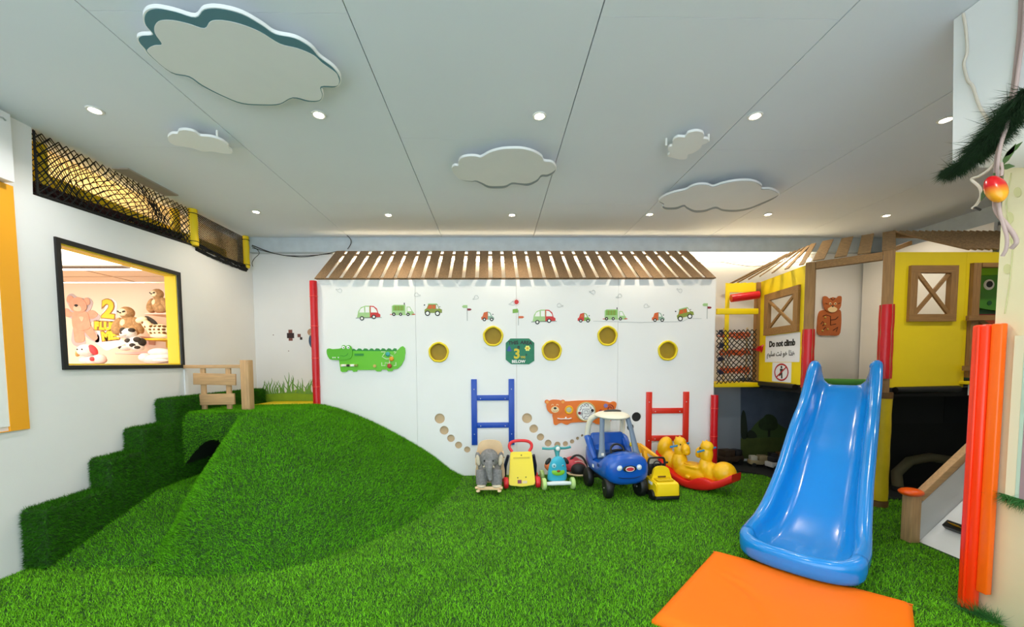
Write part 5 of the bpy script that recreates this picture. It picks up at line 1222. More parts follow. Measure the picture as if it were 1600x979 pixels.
def sec_thin(s, z, w, h, rim=0.034):
    """outer shell cross-section: bed, sloping side, rounded rim, outside skirt"""
    L = []
    for t_ in np.linspace(-1, 1, 9): L.append((t_ * w * 0.86, z + 0.018 * t_ * t_))
    right = [(w * .95, z + .035), (w * 1.0, z + h * .5), (w * 1.03, z + h - rim * .3)]
    for a in (150, 110, 75, 40, 5, -30): right.append((w * 1.03 + rim * 1.0 + rim * cos(radians(a)), z + h + rim * 0.2 + rim * sin(radians(a))))
    right += [(w * 1.03 + rim * 1.7, z + h * .45), (w * 1.0 + rim * 1.4, z - .015), (w * .9, z - .035)]
    left = [(-a, b) for a, b in right][::-1]
    bottom = [(t_ * w * .8, z - .035) for t_ in np.linspace(.9, -.9, 5)]
    pts = left[3:] + L[1:-1] + right[:-3]
    pts = left + L + right + bottom
    return [SD * s + SE * a + Vector((0, 0, b)) for a, b in pts]
rings = [sec(p.x, p.y, p.z, d.y) for p, d in zip(pp, dd)]
bm = B(); loft(bm, rings)
obj('chute', bm, M_SLIDE, sl, 80)
# raised rounded front lip joining both side rims
w, h, z = pp[-1].z, dd[-1].y, pp[-1].y; s0 = pp[-1].x
lip = []; n = 22
for k in range(n + 1):
    a = pi * k / n; ex = 0.68
    cx = -cos(a); cy = sin(a)
    cx = math.copysign(abs(cx) ** ex, cx); cy = cy ** 0.85
    lip.append(SD * (s0 - 0.005 + 0.20 * cy) + SE * ((w + 0.039) * cx) + Vector((0, 0, z + h * (1 - .30 * cy))))
bm = B()
rings = []
for k, p in enumerate(lip):
    a = pi * k / n; o = Vector((0, 0, 0)); cen = SD * s0; r_ = (p - cen); r_.z = 0; r_.normalize()
    zt = p.z; rr = 0.046
    prof_ = [(-.15, z + .0005), (-.105, z + .012), (-.075, z + .045), (-.052, zt - .012)] + [(rr * cos(radians(q)), zt + rr * sin(radians(q))) for q in (165, 135, 105, 75, 45, 15, -15)] + [(rr * .98, zt * .78), (rr * .9, zt * .55), (rr * .6, .066), (.0, .057), (-.07, z - .034)]
    rings.append([Vector((p.x, p.y, 0)) + r_ * q + Vector((0, 0, zz)) for q, zz in prof_])
loft(bm, rings)
obj('front_lip', bm, M_SLIDE, sl, 100)
def apron(bm):
    P_ = [Vector((p.x, p.y, z + 0.004)) - (Vector((p.x, p.y, 0)) - SD * s0).normalized() * .13 for p in lip]
    a = [bm.verts.new(q) for q in P_] ; b = [bm.verts.new(q - Vector((0, 0, .03))) for q in P_]
    bm.faces.new(a); bm.faces.new(b[::-1])
    for i in range(len(a)):
        j = (i + 1) % len(a); bm.faces.new((a[i], a[j], b[j], b[i]))
part('apron', M_SLIDE, sl, apron, 40)
part('foot', M_SLIDE, sl, lambda bm: tube(bm, [SD * 1.75 + SE * -.2 + Vector((0, 0, .002)), SD * 1.75 + SE * -.2 + Vector((0, 0, .07))], 0.05, 12))
part('foot', M_SLIDE, sl, lambda bm: tube(bm, [SD * 1.75 + SE * .2 + Vector((0, 0, .002)), SD * 1.75 + SE * .2 + Vector((0, 0, .07))], 0.05, 12))
# rounded top wings of the side rims
for s_ in (-1, 1):
    part('top_wing', M_SLIDE, sl, lambda bm: ell(bm, SD * .055 + SE * (s_ * .238) + Vector((0, 0, 1.40)), (.055, .046, .05), None, 14, 10), 60)

# orange landing mat, slightly creased
t = thing('landing_mat', 'orange padded crash mat lying at the foot of the blue slide', 'mat', (1.72, 2.30, 0.0))
MA, MB_, MCc = Vector((1.635, 2.905)), Vector((2.43, 2.215)), Vector((1.03, 2.30))
def matfn(bm):
    nu, nv = 40, 34; e1 = MB_ - MA; e2 = (MCc - MA) * 1.28; H = 0.052
    def hgt(u, v):
        ed = min(u, 1 - u, v, 1 - v); r_ = min(ed / 0.035, 1.0)
        z = H * (1 - (1 - r_) ** 2.5 * .55)
        for cu, cv, an, L, am in ((.30, .45, 35, .28, .012), (.40, .60, 60, .22, .012), (.22, .30, 20, .22, .008), (.55, .40, 80, .2, .008)):
            ca, sa = cos(radians(an)), sin(radians(an)); du, dv = u - cu, v - cv
            a = du * ca + dv * sa; b = -du * sa + dv * ca
            z -= am * math.exp(-(b / .012) ** 2 - (a / L * 1.6) ** 2) - .5 * am * math.exp(-((b - .025) / .015) ** 2 - (a / L * 1.6) ** 2)
        return z + .002 * pnoise(Vector((u * 4, v * 4, 2)))
    top = [[bm.verts.new((MA.x + e1.x * u + e2.x * v - 1.72, MA.y + e1.y * u + e2.y * v - 2.30, hgt(u, v))) for u in np.linspace(0, 1, nu)] for v in np.linspace(0, 1, nv)]
    bot = [[bm.verts.new((q.co.x, q.co.y, 0.003)) for q in r_] for r_ in top]
    for i in range(nv - 1):
        for j in range(nu - 1):
            bm.faces.new((top[i][j], top[i][j + 1], top[i + 1][j + 1], top[i + 1][j])); bm.faces.new((bot[i][j], bot[i + 1][j], bot[i + 1][j + 1], bot[i][j + 1]))
    rim = [(0, j) for j in range(nu)] + [(i, nu - 1) for i in range(1, nv)] + [(nv - 1, j) for j in range(nu - 2, -1, -1)] + [(i, 0) for i in range(nv - 2, 0, -1)]
    for k in range(len(rim)):
        a, b = rim[k], rim[(k + 1) % len(rim)]; bm.faces.new((top[a[0]][a[1]], bot[a[0]][a[1]], bot[b[0]][b[1]], top[b[0]][b[1]]))
part('cover', mat('orange_vinyl', '#fa7400', 0.55, var=0.03, scale=3, spec=0.25), t, matfn, 50)
part('seam', mat('orange_seam', '#e0660a', 0.45), t, lambda bm: tube(bm, [(p.x - 1.72, p.y - 2.30, 0.028) for p in (MA + Vector((0, .004)), MB_ + Vector((.004, 0)))], 0.004, 5))

# ================================================================ climbing ramp behind the orange post
rp = thing('climbing_ramp', 'white climbing ramp with a pine handrail and striped rungs beside the orange board', 'ramp', (3.33, 3.08, 0.0))
RO = Vector(rp.location)
part('newel', M_PINE, rp, lambda bm: box(bm, (0.0, 0.0, 0.195), (0.08, 0.08, 0.382), bevel=0.005))
part('newel_pad', mat('orange_pad', '#f25a0c', 0.35, bump=0.3, bscale=40), rp, lambda bm: ell(bm, (-0.01, 0, 0.405), (0.085, 0.072, 0.032), None, 18, 10), 60)
dx, dz = 1.55, 1.50
ang = math.atan2(dz, dx); Lr = math.hypot(dx, dz)
part('side_board', mat('ramp_grey', '#d7d8da', 0.5), rp, lambda bm: prism(bm, [(0.05, 0.0), (0.05, .30), (0.05 + 1.32, .30 + 1.27), (1.37, 1.20), (0.17, 0.0)], 0.012, -0.012), 30)
part('handrail', M_PINEX, rp, lambda bm: box(bm, (0.05 + 0.66, 0.0, 0.36 + .66 * .975), (1.86, 0.06, 0.055), rot(0, -44.2, 0), bevel=0.006))
part('ramp_board', M_WHITE, rp, lambda bm: prism(bm, [(0.06, 0.004), (0.085, 0.004), (1.50, 1.36), (1.47, 1.38)], -0.014, -0.95), 30)
M_RUNGB = mat('rung_black', '#15130f', 0.4); M_RUNGY = mat('rung_yellow', '#f0b112', 0.4)
sr = Vector((1.415, 0, 1.356)).normalized()
for k in range(4):
    q = Vector((0.085, 0, 0.02)) + sr * (0.185 + 0.245 * k)
    def rung(bm): box(bm, q + Vector((-.022, -0.46, .026)), (0.062, 0.76, 0.045), rot(0, -43.8, 0), bevel=0.006)
    r_ = part('rung', M_RUNGB, rp, rung)
    for yy in (-.17, -.37, -.57):
        part('stripe', M_RUNGY, r_, lambda bm: prism(bm, [(-.05, -.024), (.02, -.024), (.05, .024), (-.02, .024)], -.0005, -.002, Matrix.Translation(q + Vector((-.0225, yy, .026)) + Vector((-sr.z, 0, sr.x)) * .0235) @ rot(0, -43.8, 0).to_4x4() @ Matrix(((0, 0, 1, 0), (1, 0, 0, 0), (0, 1, 0, 0), (0, 0, 0, 1))) @ rot(0, 0, 0).to_4x4() @ Matrix(((1, 0, 0, 0), (0, 0, 1, 0), (0, 1, 0, 0), (0, 0, 0, 1))).inverted()))

# ================================================================ near right corner: boards, vines, mango
t = thing('orange_board', 'upright orange-red padded board against the cream wall at right', 'board', (2.735, 2.19, 0.0))
M_OR1 = mat('board_red_orange', '#fb3a06', 0.35); M_OR2 = mat('board_orange', '#ff6a0a', 0.35)
part('board', M_OR1, t, lambda bm: box(bm, (-0.012, -0.005, 0.835), (0.05, 0.075, 1.63), rot(0, 0, 0), bevel=0.012), 50)
part('fold', M_OR1, t, lambda bm: box(bm, (-0.040, -0.005, 0.833), (0.012, 0.012, 1.61), bevel=0.005), 50)
part('side_strip', M_OR2, t, lambda bm: box(bm, (-0.004, -0.068, 0.90), (0.034, 0.05, 1.5), bevel=0.006), 50)
def VN(px, py, x=2.752): return on(px, py, 0, x)
t = thing('hanging_banner', 'pale hanging banner with mauve and green bands and a grass fringe at right', 'banner', (2.755, 1.99, 0.72))
for nm, y0, y1, c in (('band', 0.075, 0.035, ('banner_cream', '#e9e2c0')), ('band', 0.034, 0.018, ('banner_mint', '#bfd9c4')), ('band', 0.017, -0.03, ('banner_mauve', '#a58c90')), ('band', -0.031, -0.3, ('banner_mauve', '#a58c90'))):
    part(nm, mat(c[0], c[1], 0.7), t, lambda bm: box(bm, (-0.006, (y0 + y1) / 2, 0.43), (0.010, y0 - y1, 0.86)))
part('green_stripe', mat('banner_green', '#3a7a35', 0.7), t, lambda bm: box(bm, (-0.0125, 0.010, 0.66), (0.003, 0.012, 0.40)))
def fringe(bm, path, n, h, seed, out=Vector((-1, 0, 0)), down=1.0, w=0.004):
    rg = random.Random(seed); P_ = [Vector(p) for p in path]
    for _ in range(n):
        i = rg.randrange(len(P_) - 1); p = P_[i].lerp(P_[i + 1], rg.random())
        d = Vector((rg.gauss(0, .5), rg.gauss(0, .6), -down + rg.gauss(0, .45))) + out * rg.uniform(0, .8)
        d = d.normalized() * h * rg.uniform(.5, 1.2); s = d.cross(Vector((rg.gauss(0, 1), rg.gauss(0, 1), rg.gauss(0, 1)))).normalized() * w / 2
        v = [bm.verts.new(q) for q in (p - s, p + s, p + d)]; bm.faces.new(v)
M_FR = mat('fringe_green', '#1c3a17', 0.8, island=0.4)
part('grass_fringe', mat('fringe_bright', '#3c7d35', 0.7, island=0.4), t, lambda bm: fringe(bm, [(-0.01, 0.09, 0.01), (-0.02, -0.2, 0.0)], 700, 0.07, 5), None, None, 'stuff')
g = part('grass_fringe', M_FR, None, lambda bm: fringe(bm, [Vector((2.36 + dx_, y, z + dz_)) for dx_, dz_ in ((0, 0),) for y, z in [(2.085, 2.44), (2.03, 2.445), (1.96, 2.465), (1.90, 2.495), (1.86, 2.53), (1.82, 2.57), (1.78, 2.60)]], 9000, 0.075, 6, Vector((-1, 0, 0)), 0.9) or fringe(bm, [(2.355, 1.97, 2.49), (2.355, 1.90, 2.54), (2.355, 1.84, 2.60), (2.355, 1.78, 2.65)], 5000, 0.11, 16, Vector((-.6, 0, 0)), 0.9), None, None, 'stuff')
tag(g, 'dark green grass fringe along the lower edge of the white bulkhead', 'fringe')
g = part('grass_tuft', mat('fringe_bright', '#3c7d35', 0.7, island=0.4), None, lambda bm: fringe(bm, [(2.73, 2.16, 0.02), (2.74, 2.05, 0.02), (2.70, 2.20, 0.015)], 420, 0.10, 8, Vector((-1, 0, 0.5)), -0.35, 0.003), None, None, 'stuff')
tag(g, 'small tuft of green plastic grass at the foot of the orange board', 'grass')
# thatch leaves at the frame edge
t = thing('palm_leaf', 'dark pointed leaf ends hanging at the right edge beside the fringe', 'leaf', (2.70, 1.86, 2.42))
for k, (y, z, L) in enumerate(((-.01, .06, .10), (-.02, .02, .11), (-.03, -.03, .10))):
    part('leaflet', M_FR, t, lambda bm: prism(bm, [(-.010, 0), (.012, .01), (.03, -L)], y - .003, y, T(0, 0, z) @ rot(0, 30, 0).to_4x4() @ rot(0, 0, 90).to_4x4()))
# vines
M_VINE = mat('vine_mauve', '#b9a19a', 0.7); M_VINE2 = mat('vine_pale', '#d9cdbb', 0.7)
def vine(label, pts, r, m): 
    c = Vector(pts[0]); o = part('vine', m, None, lambda bm: tube(bm, [Vector(p) - c for p in catmull(pts, 6, False)], r, 7), 60); o.location = c; return tag(o, label, 'vine')
xv = 2.345
vine('thin pale vine hanging down the left side of the white bulkhead', [on(a, b, 0, xv) for a, b in ((1505, 21), (1509, 45), (1511, 80), (1506, 100), (1512, 125), (1520, 135), (1530, 165), (1545, 190), (1560, 218))], 0.006, M_VINE2)
vine('thick twisted mauve vine hanging from the top right past the mango', [on(a, b, 0, xv) for a, b in ((1596, -10), (1594, 40), (1589, 90), (1583, 140), (1575, 180), (1566, 215), (1558, 245), (1556, 275), (1554, 310), (1557, 330), (1572, 350), (1583, 365), (1588, 378), (1580, 388))], 0.009, M_VINE)
vine('second mauve vine twisting beside the thick one and curling below the mango', [on(a, b, 0, xv - .012) for a, b in ((1602, -10), (1599, 50), (1592, 100), (1585, 150), (1574, 195), (1564, 225), (1559, 260), (1560, 300), (1562, 330), (1568, 352), (1573, 370), (1572, 388), (1566, 400))], 0.007, M_VINE)
vine('short pale stem drooping left of the mango with a torn end', [on(a, b, 0, xv) for a, b in ((1562, 240), (1548, 262), (1530, 275), (1518, 280), (1530, 292), (1533, 305), (1527, 318), (1519, 326))], 0.006, M_VINE2)
mp = on(1556, 295, 0, xv - .03)
t = thing('mango', 'red and orange toy mango hanging among vines at the upper right', 'fruit', mp)
mm = bpy.data.materials.new('mango_skin'); mm.use_nodes = True
nt = mm.node_tree; bs = nt.nodes['Principled BSDF']; bs.inputs['Roughness'].default_value = 0.25
tc = nt.nodes.new('ShaderNodeTexCoord'); sp = nt.nodes.new('ShaderNodeSeparateXYZ'); rmp = nt.nodes.new('ShaderNodeValToRGB'); mrn = nt.nodes.new('ShaderNodeMapRange')
mrn.inputs['From Min'].default_value = -0.05; mrn.inputs['From Max'].default_value = 0.05
nt.links.new(tc.outputs['Object'], sp.inputs[0]); nt.links.new(sp.outputs['Z'], mrn.inputs['Value']); nt.links.new(mrn.outputs['Result'], rmp.inputs[0]); nt.links.new(rmp.outputs[0], bs.inputs['Base Color'])
rmp.color_ramp.elements[0].color = lin('#f7a823'); rmp.color_ramp.elements[1].color = lin('#d3161c'); rmp.color_ramp.elements[0].position = 0.2; rmp.color_ramp.elements[1].position = 0.62
def mango(bm):
    ell(bm, (0, 0, 0), (0.038, 0.033, 0.070), rot(-20, 0, 0), 24, 16)
    for v in bm.verts: v.co.y += 0.10 * v.co.z * v.co.z * 4
part('fruit', mm, t, mango, 70)
part('stem', M_VINE, t, lambda bm: tube(bm, [(0, -0.018, 0.05), (0, -0.02, 0.08), (0, -.015, .11)], 0.005, 6))
M_LF = mat('leaf_green', '#4c6b35', 0.6)
for px, py, an, L in ((1567, 258, -60, .085), (1552, 270, 60, .075), (1570, 245, -30, .07), (1545, 285, 110, .08), (1558, 262, 20, .07)):
    p = on(px, py, 0, xv - .01) - Vector(mp)
    part('leaf', M_LF, t, lambda bm: prism(bm, [(0, 0), (L * .25, L * .16), (L * .6, L * .18), (L, 0), (L * .6, -L * .15), (L * .25, -L * .13)], -.001, .001, Matrix.Translation(p) @ rot(0, 0, -90).to_4x4() @ rot(0, an, 0).to_4x4()))
part('torn_end', G_BK, t, lambda bm: tube(bm, [on(1518, 325, 0, xv) - Vector(mp), on(1524, 324, 0, xv) - Vector(mp), on(1532, 328, 0, xv) - Vector(mp)], 0.005, 6))
# painted vines and leaves on the cream wall
pv = mat('painted_leaf', '#d8d39a', 0.7); pv2 = mat('painted_stem', '#c9c48c', 0.7)
def wallpaint(bm, pts): prism(bm, [(-(p.y - 2.0), p.z) for p in pts], 0, -0.0015)
t = thing('painted_vine', 'pale painted leaves and stems on the cream wall at right', 'mural', (2.7595, 2.0, 0.0)); t.rotation_euler = (0, 0, radians(-90))
for a, b, w_, h_ in ((1578, 340, 6, 9), (1585, 375, 7, 8), (1574, 420, 6, 8), (1590, 300, 6, 8), (1570, 300, 4, 7)):
    part('leaf', pv, t, lambda bm: wallpaint(bm, [on(a + w_ * cos(q), b + h_ * sin(q), 0, 2.7595) for q in np.linspace(0, 2 * pi, 13)[:-1]]), None)
part('stem', pv2, t, lambda bm: tube(bm, [(-(p.y - 2.0), -0.001, p.z) for p in [on(a, b, 0, 2.7595) for a, b in ((1580, 270), (1572, 320), (1583, 380), (1578, 440), (1570, 490))]], 0.003, 4))

# ================================================================ ride-on toys along the white wall
ZT = 0.012                                  # tops of the flattened turf the toys stand on
def blob(name, m, parent, els, tubes=(), voxel=0.01, it=6, label=None):
    bm = B()
    for e in els: ell(bm, e[0], e[1], rot(*e[2]) if len(e) > 2 else None, 16, 10)
    for pts, r in tubes: tube(bm, pts, r, 10)
    o = obj(name, bm, m, parent, None, label=label)
    r = o.modifiers.new('remesh', 'REMESH'); r.mode = 'VOXEL'; r.voxel_size = voxel; r.use_smooth_shade = True
    s = o.modifiers.new('smooth', 'SMOOTH'); s.iterations = it; s.factor = 0.5
    return o
def sring(y, hw, zc, hh, n=24, p=2.8, zs=1.0):
    out = []
    for k in range(n):
        a = 2 * pi * k / n; c, s = cos(a), sin(a)
        out.append(Vector((math.copysign(abs(c) ** (2 / p), c) * hw, y, zc + math.copysign(abs(s) ** (2 / p), s) * hh)))
    return out
def wheel3(name, m, par, c, r, w, hubm=None, hr=0.5, hub='hub'):
    c = Vector(c)
    o = part(name, m, par, lambda bm: lathe(bm, [(r * .55, -w / 2), (r * .9, -w / 2), (r, -w * .3), (r, w * .3), (r * .9, w / 2), (r * .55, w / 2)], 22, c, rot(0, 90, 0)), 40)
    if hubm: part(hub, hubm, o, lambda bm: lathe(bm, [(0.0005, -w * .46), (r * hr, -w * .5), (r * hr * 1.08, 0), (r * hr, w * .5), (0.0005, w * .46)], 16, c, rot(0, 90, 0)), 40)
    return o

# ---- plush elephant rocker
W_BEECH = mat('beech_wood', '#e3c398', 0.5, var=0.08, scale=8); FUR = mat('elephant_fur', '#8d8b8b', 0.95, var=0.22, scale=45, bump=0.9, bscale=220); FURL = mat('elephant_foot', '#d9cbb2', 0.95, var=0.1, scale=30)
t = thing('elephant_rocker', 'grey plush elephant rocker with a wooden seat back and rockers', 'ride-on toy', (-0.068, 4.49, ZT), -2)
for s in (-1, 1):
    part('rocker', W_BEECH, t, lambda bm: tube(bm, [(s * .115, -.26 + .52 * k / 12, .014 + .05 * ((k - 6.5) / 6) ** 2) for k in range(13)], 0.014, 8, flat=1.5), 50)
part('front_dowel', W_BEECH, t, lambda bm: tube(bm, [(-.15, -.19, .085), (.15, -.19, .085)], .014, 10))
part('foot_board', W_BEECH, t, lambda bm: box(bm, (0, -.16, .072), (.22, .10, .014), bevel=.004))
part('rear_board', W_BEECH, t, lambda bm: box(bm, (0, .14, .06), (.26, .05, .02), bevel=.004))
def back(bm):
    outl = sm([(-.15, .10), (-.155, .30), (-.15, .44), (-.12, .52), (-.05, .545), (.05, .545), (.12, .52), (.15, .44), (.155, .30), (.15, .10)], 4)
    n = len(outl); prism(bm, outl, .17, .15)
    for v in bm.verts: v.co.y -= 1.6 * v.co.x ** 2
part('seat_back', W_BEECH, t, back, 40)
for s in (-1, 1): part('seat_arm', W_BEECH, t, lambda bm: box(bm, (s * .15, .04, .36), (.016, .2, .09), rot(12, 0, 0), bevel=.006))
part('handle', W_BEECH, t, lambda bm: tube(bm, [(-.15, -.02, .375), (.16, -.02, .375)], .010, 8))
blob('body', FUR, t, [((0, .02, .26), (.135, .17, .13)), ((0, -.03, .22), (.115, .13, .11))] , [([(-.080, -.10, .26), (-.082, -.13, .18), (-.084, -.145, .105)], [.066, .066, .060]), ([(.080, -.10, .26), (.082, -.13, .18), (.084, -.145, .105)], [.066, .066, .060])], .008)
blob('head', FUR, t, [((0, -.09, .385), (.108, .105, .108)), ((0, -.15, .345), (.07, .06, .065))], [([(0, -.17, .35), (.002, -.205, .30), (.008, -.215, .24), (.016, -.22, .195), (.028, -.235, .175)], [.050, .040, .031, .026, .022])], .007)
for s in (-1, 1):
    part('foot_pad', FURL, t, lambda bm: ell(bm, (s * .084, -.172, .100), (.052, .045, .02), None, 14, 8), 60)
    part('ear', FUR, t, lambda bm: ell(bm, (s * .122, -.05, .365), (.038, .02, .085), rot(0, s * 10, s * 20), 14, 10), 60)
    part('ear_lining', FURL, t, lambda bm: ell(bm, (s * .126, -.066, .36), (.026, .010, .062), rot(0, s * 10, s * 20), 12, 8), 60)
    part('eye', G_BK, t, lambda bm: ell(bm, (s * .048, -.190, .382), (.010, .008, .011), None, 10, 8), 60)
    part('tusk', FURL, t, lambda bm: tube(bm, [(s * .045, -.175, .325), (s * .056, -.205, .315), (s * .058, -.215, .325)], [.010, .009, .004], 8), 60)
part('knob', mat('brass_knob', '#b08a2a', 0.3, metal=0.6), t, lambda bm: tube(bm, [(.135, -.03, .383), (.17, -.03, .383)], .006, 8))

# ---- yellow push walker
YP = mat('walker_yellow', '#f6dc10', 0.35); RP = mat('walker_red', '#e0252c', 0.35); BP = mat('walker_navy', '#14233f', 0.4)
t = thing('push_walker', 'yellow push-along walker with a red hoop handle and red wheels', 'ride-on toy', (0.298, 4.64, ZT), 3)
tl = 14
def panel(bm):
    o = [(-.125, .40), (-.12, .415), (.12, .415), (.125, .40), (.155, .06), (.14, .035), (.0, .018), (-.14, .035), (-.155, .06)]
    prism(bm, o, .03, -.03); bmesh.ops.bevel(bm, geom=list(bm.edges), offset=.008, segments=2, affect='EDGES')
    bmesh.ops.transform(bm, matrix=T(0, -.10, 0) @ rot(-tl, 0, 0).to_4x4(), verts=list(bm.verts))
PM = T(0, -.10, 0) @ rot(-tl, 0, 0).to_4x4()
part('front_panel', YP, t, panel, 40)
part('panel_ridge', mat('walker_yellow_dark', '#d3b90a', 0.4), t, lambda bm: (box(bm, (0, -.033, .345), (.19, .004, .016)), bmesh.ops.transform(bm, matrix=PM, verts=list(bm.verts))) and None)
for p in ((0, .375), (-.05, .12), (.045, .125)):
    part('screw_hole', G_BK, t, lambda bm: (ell(bm, (p[0], -.031, p[1]), (.007, .003, .007), None, 8, 6), bmesh.ops.transform(bm, matrix=PM, verts=list(bm.verts))) and None)
part('picture', mat('walker_picture', '#8a3d5a', 0.5), t, lambda bm: (box(bm, (-.03, -.032, .075), (.045, .004, .04)), bmesh.ops.transform(bm, matrix=PM, verts=list(bm.verts))) and None)
part('picture', mat('walker_picture_pale', '#e6cf9a', 0.5), t, lambda bm: (box(bm, (.03, -.032, .07), (.055, .004, .03)), bmesh.ops.transform(bm, matrix=PM, verts=list(bm.verts))) and None)
hp = [(-.10, .02, .40), (-.13, .035, .445), (-.128, .045, .485), (-.09, .05, .515), (0, .052, .525), (.09, .05, .515), (.128, .045, .485), (.13, .035, .445), (.10, .02, .40)]
part('handle', RP, t, lambda bm: tube(bm, catmull([Vector(p) for p in hp], 4, False), .018, 10), 60)
for s in (-1, 1):
    part('leg', BP, t, lambda bm: tube(bm, [(s * .15, .0, .36), (s * .18, .08, .22), (s * .185, .15, .07)], [.018, .022, .024], 8), 60)
    wheel3('wheel', RP, t, (s * .185, -.09, .065), .065, .05, YP, .4); wheel3('wheel', RP, t, (s * .20, .17, .055), .055, .045, BP, .4)
part('axle', BP, t, lambda bm: tube(bm, [(-.17, -.09, .065), (.17, -.09, .065)], .008, 6))

# ---- turquoise dog scooter
TQ = mat('scooter_turquoise', '#3fb5d2', 0.4); TQD = mat('scooter_teal', '#4aa3a6', 0.4); LM = mat('scooter_lime', '#c0e08a', 0.45); TW = mat('scooter_white', '#e9eeee', 0.4)
t = thing('dog_scooter', 'turquoise dog-faced ride-on scooter with lime wheels and teal handlebars', 'ride-on toy', (0.706, 4.60, ZT), 4)
part('body', TQ, t, lambda bm: loft(bm, [[Vector((x, y - .05 - .18 * (z - .1), z)) for x, y in circ(0, 0, w, 20, d)] for z, w, d in ((.085, .08, .03), (.09, .108, .05), (.12, .115, .055), (.22, .108, .052), (.29, .095, .047), (.34, .072, .040), (.37, .04, .028), (.378, .012, .01))]), 50)
fy = lambda z: -.05 - .18 * (z - .1) - .053
part('muzzle', mat('scooter_green', '#7dc327', 0.45), t, lambda bm: ell(bm, (0, fy(.20) + .008, .20), (.077, .014, .042), rot(-10, 0, 0), 18, 10), 60)
part('nose', mat('scooter_nose', '#9a4a1e', 0.45), t, lambda bm: ell(bm, (0, fy(.215) - .006, .214), (.02, .008, .014), None, 12, 8), 60)
part('mouth', G_BK, t, lambda bm: tube(bm, [(-.018, fy(.18) - .006, .182), (0, fy(.18) - .007, .190), (.018, fy(.18) - .006, .182)], .003, 5))
for x, r in ((-.052, .027), (.05, .012)):
    e = part('eye', mat('scooter_pale', '#a8dcea', 0.45), t, lambda bm: ell(bm, (x, fy(.275) + .007, .275), (r, .008, r), None, 14, 8), 60); part('pupil', G_BK, e, lambda bm: ell(bm, (x, fy(.275) - .001, .275), (.008, .005, .008), None, 10, 8), 60)
for s in (-1, 1): part('ear', G_BK, t, lambda bm: ell(bm, (s * .105, -.05, .31), (.026, .018, .048), rot(0, s * -38, 0), 12, 8), 60)
part('column', TQD, t, lambda bm: tube(bm, [(0, -.07, .36), (0, -.055, .41), (0, -.05, .46)], [.022, .028, .045], 10), 60)
part('handlebar', TQD, t, lambda bm: tube(bm, catmull([Vector(p) for p in ((-.165, -.01, .455), (-.10, -.035, .452), (-.04, -.055, .46), (0, -.06, .465), (.04, -.055, .46), (.10, -.035, .455), (.165, -.01, .462))], 3, False), [.016, .015, .014, .014, .014, .014, .016, .022, .03, .036, .03, .022, .016, .014, .014, .014, .014, .015, .016], 10), 60)
part('headlamp', TW, t, lambda bm: ell(bm, (0, -.09, .462), (.026, .014, .026), None, 14, 10), 60)
part('seat', mat('scooter_orange', '#d9763a', 0.45), t, lambda bm: ell(bm, (-.01, .13, .20), (.10, .17, .06), None, 18, 10), 60)
part('chassis', TW, t, lambda bm: box(bm, (0, .08, .11), (.12, .30, .05), bevel=.015))
part('front_axle', TW, t, lambda bm: tube(bm, [(-.15, -.12, .068), (-.06, -.12, .072), (.06, -.12, .072), (.15, -.12, .068)], [.020, .026, .026, .020], 10), 60)
for s in (-1, 1):
    wheel3('wheel', LM, t, (s * .165, -.12, .068), .068, .042, TW, .45); wheel3('wheel', LM, t, (s * .125, .22, .068), .068, .042, TW, .45)

# ---- red push buggy with black hoop
t = thing('push_buggy', 'small red and black push buggy with a black hoop handle between scooter and car', 'ride-on toy', (1.005, 4.94, ZT), -8)
blob('body', mat('buggy_red', '#c9414b', 0.45), t, [((-.04, .04, .16), (.12, .12, .10)), ((.02, .02, .15), (.10, .10, .08))], (), .009)
part('front_cover', mat('buggy_black', '#191616', 0.55), t, lambda bm: ell(bm, (.03, -.085, .125), (.095, .055, .08), None, 20, 12), 60)
part('trim', mat('buggy_pink', '#e7a9a0', 0.5), t, lambda bm: tube(bm, [(.03 + .097 * cos(a), -.05, .135 + .085 * sin(a)) for a in np.linspace(-.15, pi + .15, 16)], .008, 6), 60)
part('hoop', G_BK, t, lambda bm: tube(bm, [(.02 + .115 * cos(a), -.02 - .0 * sin(a), .12 + .17 * sin(a)) for a in np.linspace(-.2, pi + .2, 18)], .013, 8), 60)
part('bumper', W_BEECH, t, lambda bm: tube(bm, [(.03 + .125 * cos(a), .0 + .135 * sin(a), .065) for a in np.linspace(pi, 2 * pi, 14)], .012, 8), 60)
part('wheel_axle', G_BK, t, lambda bm: tube(bm, [(-.10, .02, .05), (.14, .02, .05)], .008, 6))
for x in (-.11, .15): wheel3('wheel', G_BK, t, (x, .02, .05), .05, .035, RP, .4)
part('side_bar', W_BEECH, t, lambda bm: tube(bm, [(-.14, -.04, .10), (-.09, -.12, .075), (-.06, -.13, .068)], .008, 6), 60)

# ---- blue ride-on car
CB = mat('car_blue', '#0d56b8', 0.28, coat=0.3); CBD = mat('car_blue_dark', '#08356f', 0.4); CWH = mat('car_cream', '#efe8d2', 0.4); CG = mat('car_grey', '#6f7f93', 0.4); TY = mat('tyre_black', '#101011', 0.5)
t = thing('ride_on_car', 'blue foot-to-floor ride-on car with cream roof and grey windscreen pillars', 'ride-on toy', (1.335, 4.44, ZT), 9); t.scale = (1, 0.84, 1)
part('body', CB, t, lambda bm: loft(bm, [sring(*q) for q in ((-.436, .10, .31, .07), (-.43, .18, .31, .115), (-.405, .225, .312, .148), (-.35, .242, .315, .16), (-.26, .25, .318, .165), (-.16, .247, .295, .135), (-.08, .245, .28, .11), (.06, .245, .285, .115), (.15, .248, .315, .145), (.22, .246, .35, .19), (.30, .235, .37, .205), (.36, .20, .37, .19), (.385, .12, .37, .14))]), 60)
blob('hood_bulge', CB, t, [((0, -.27, .44), (.13, .14, .045)), ((0, -.35, .40), (.15, .07, .05))], (), .009)
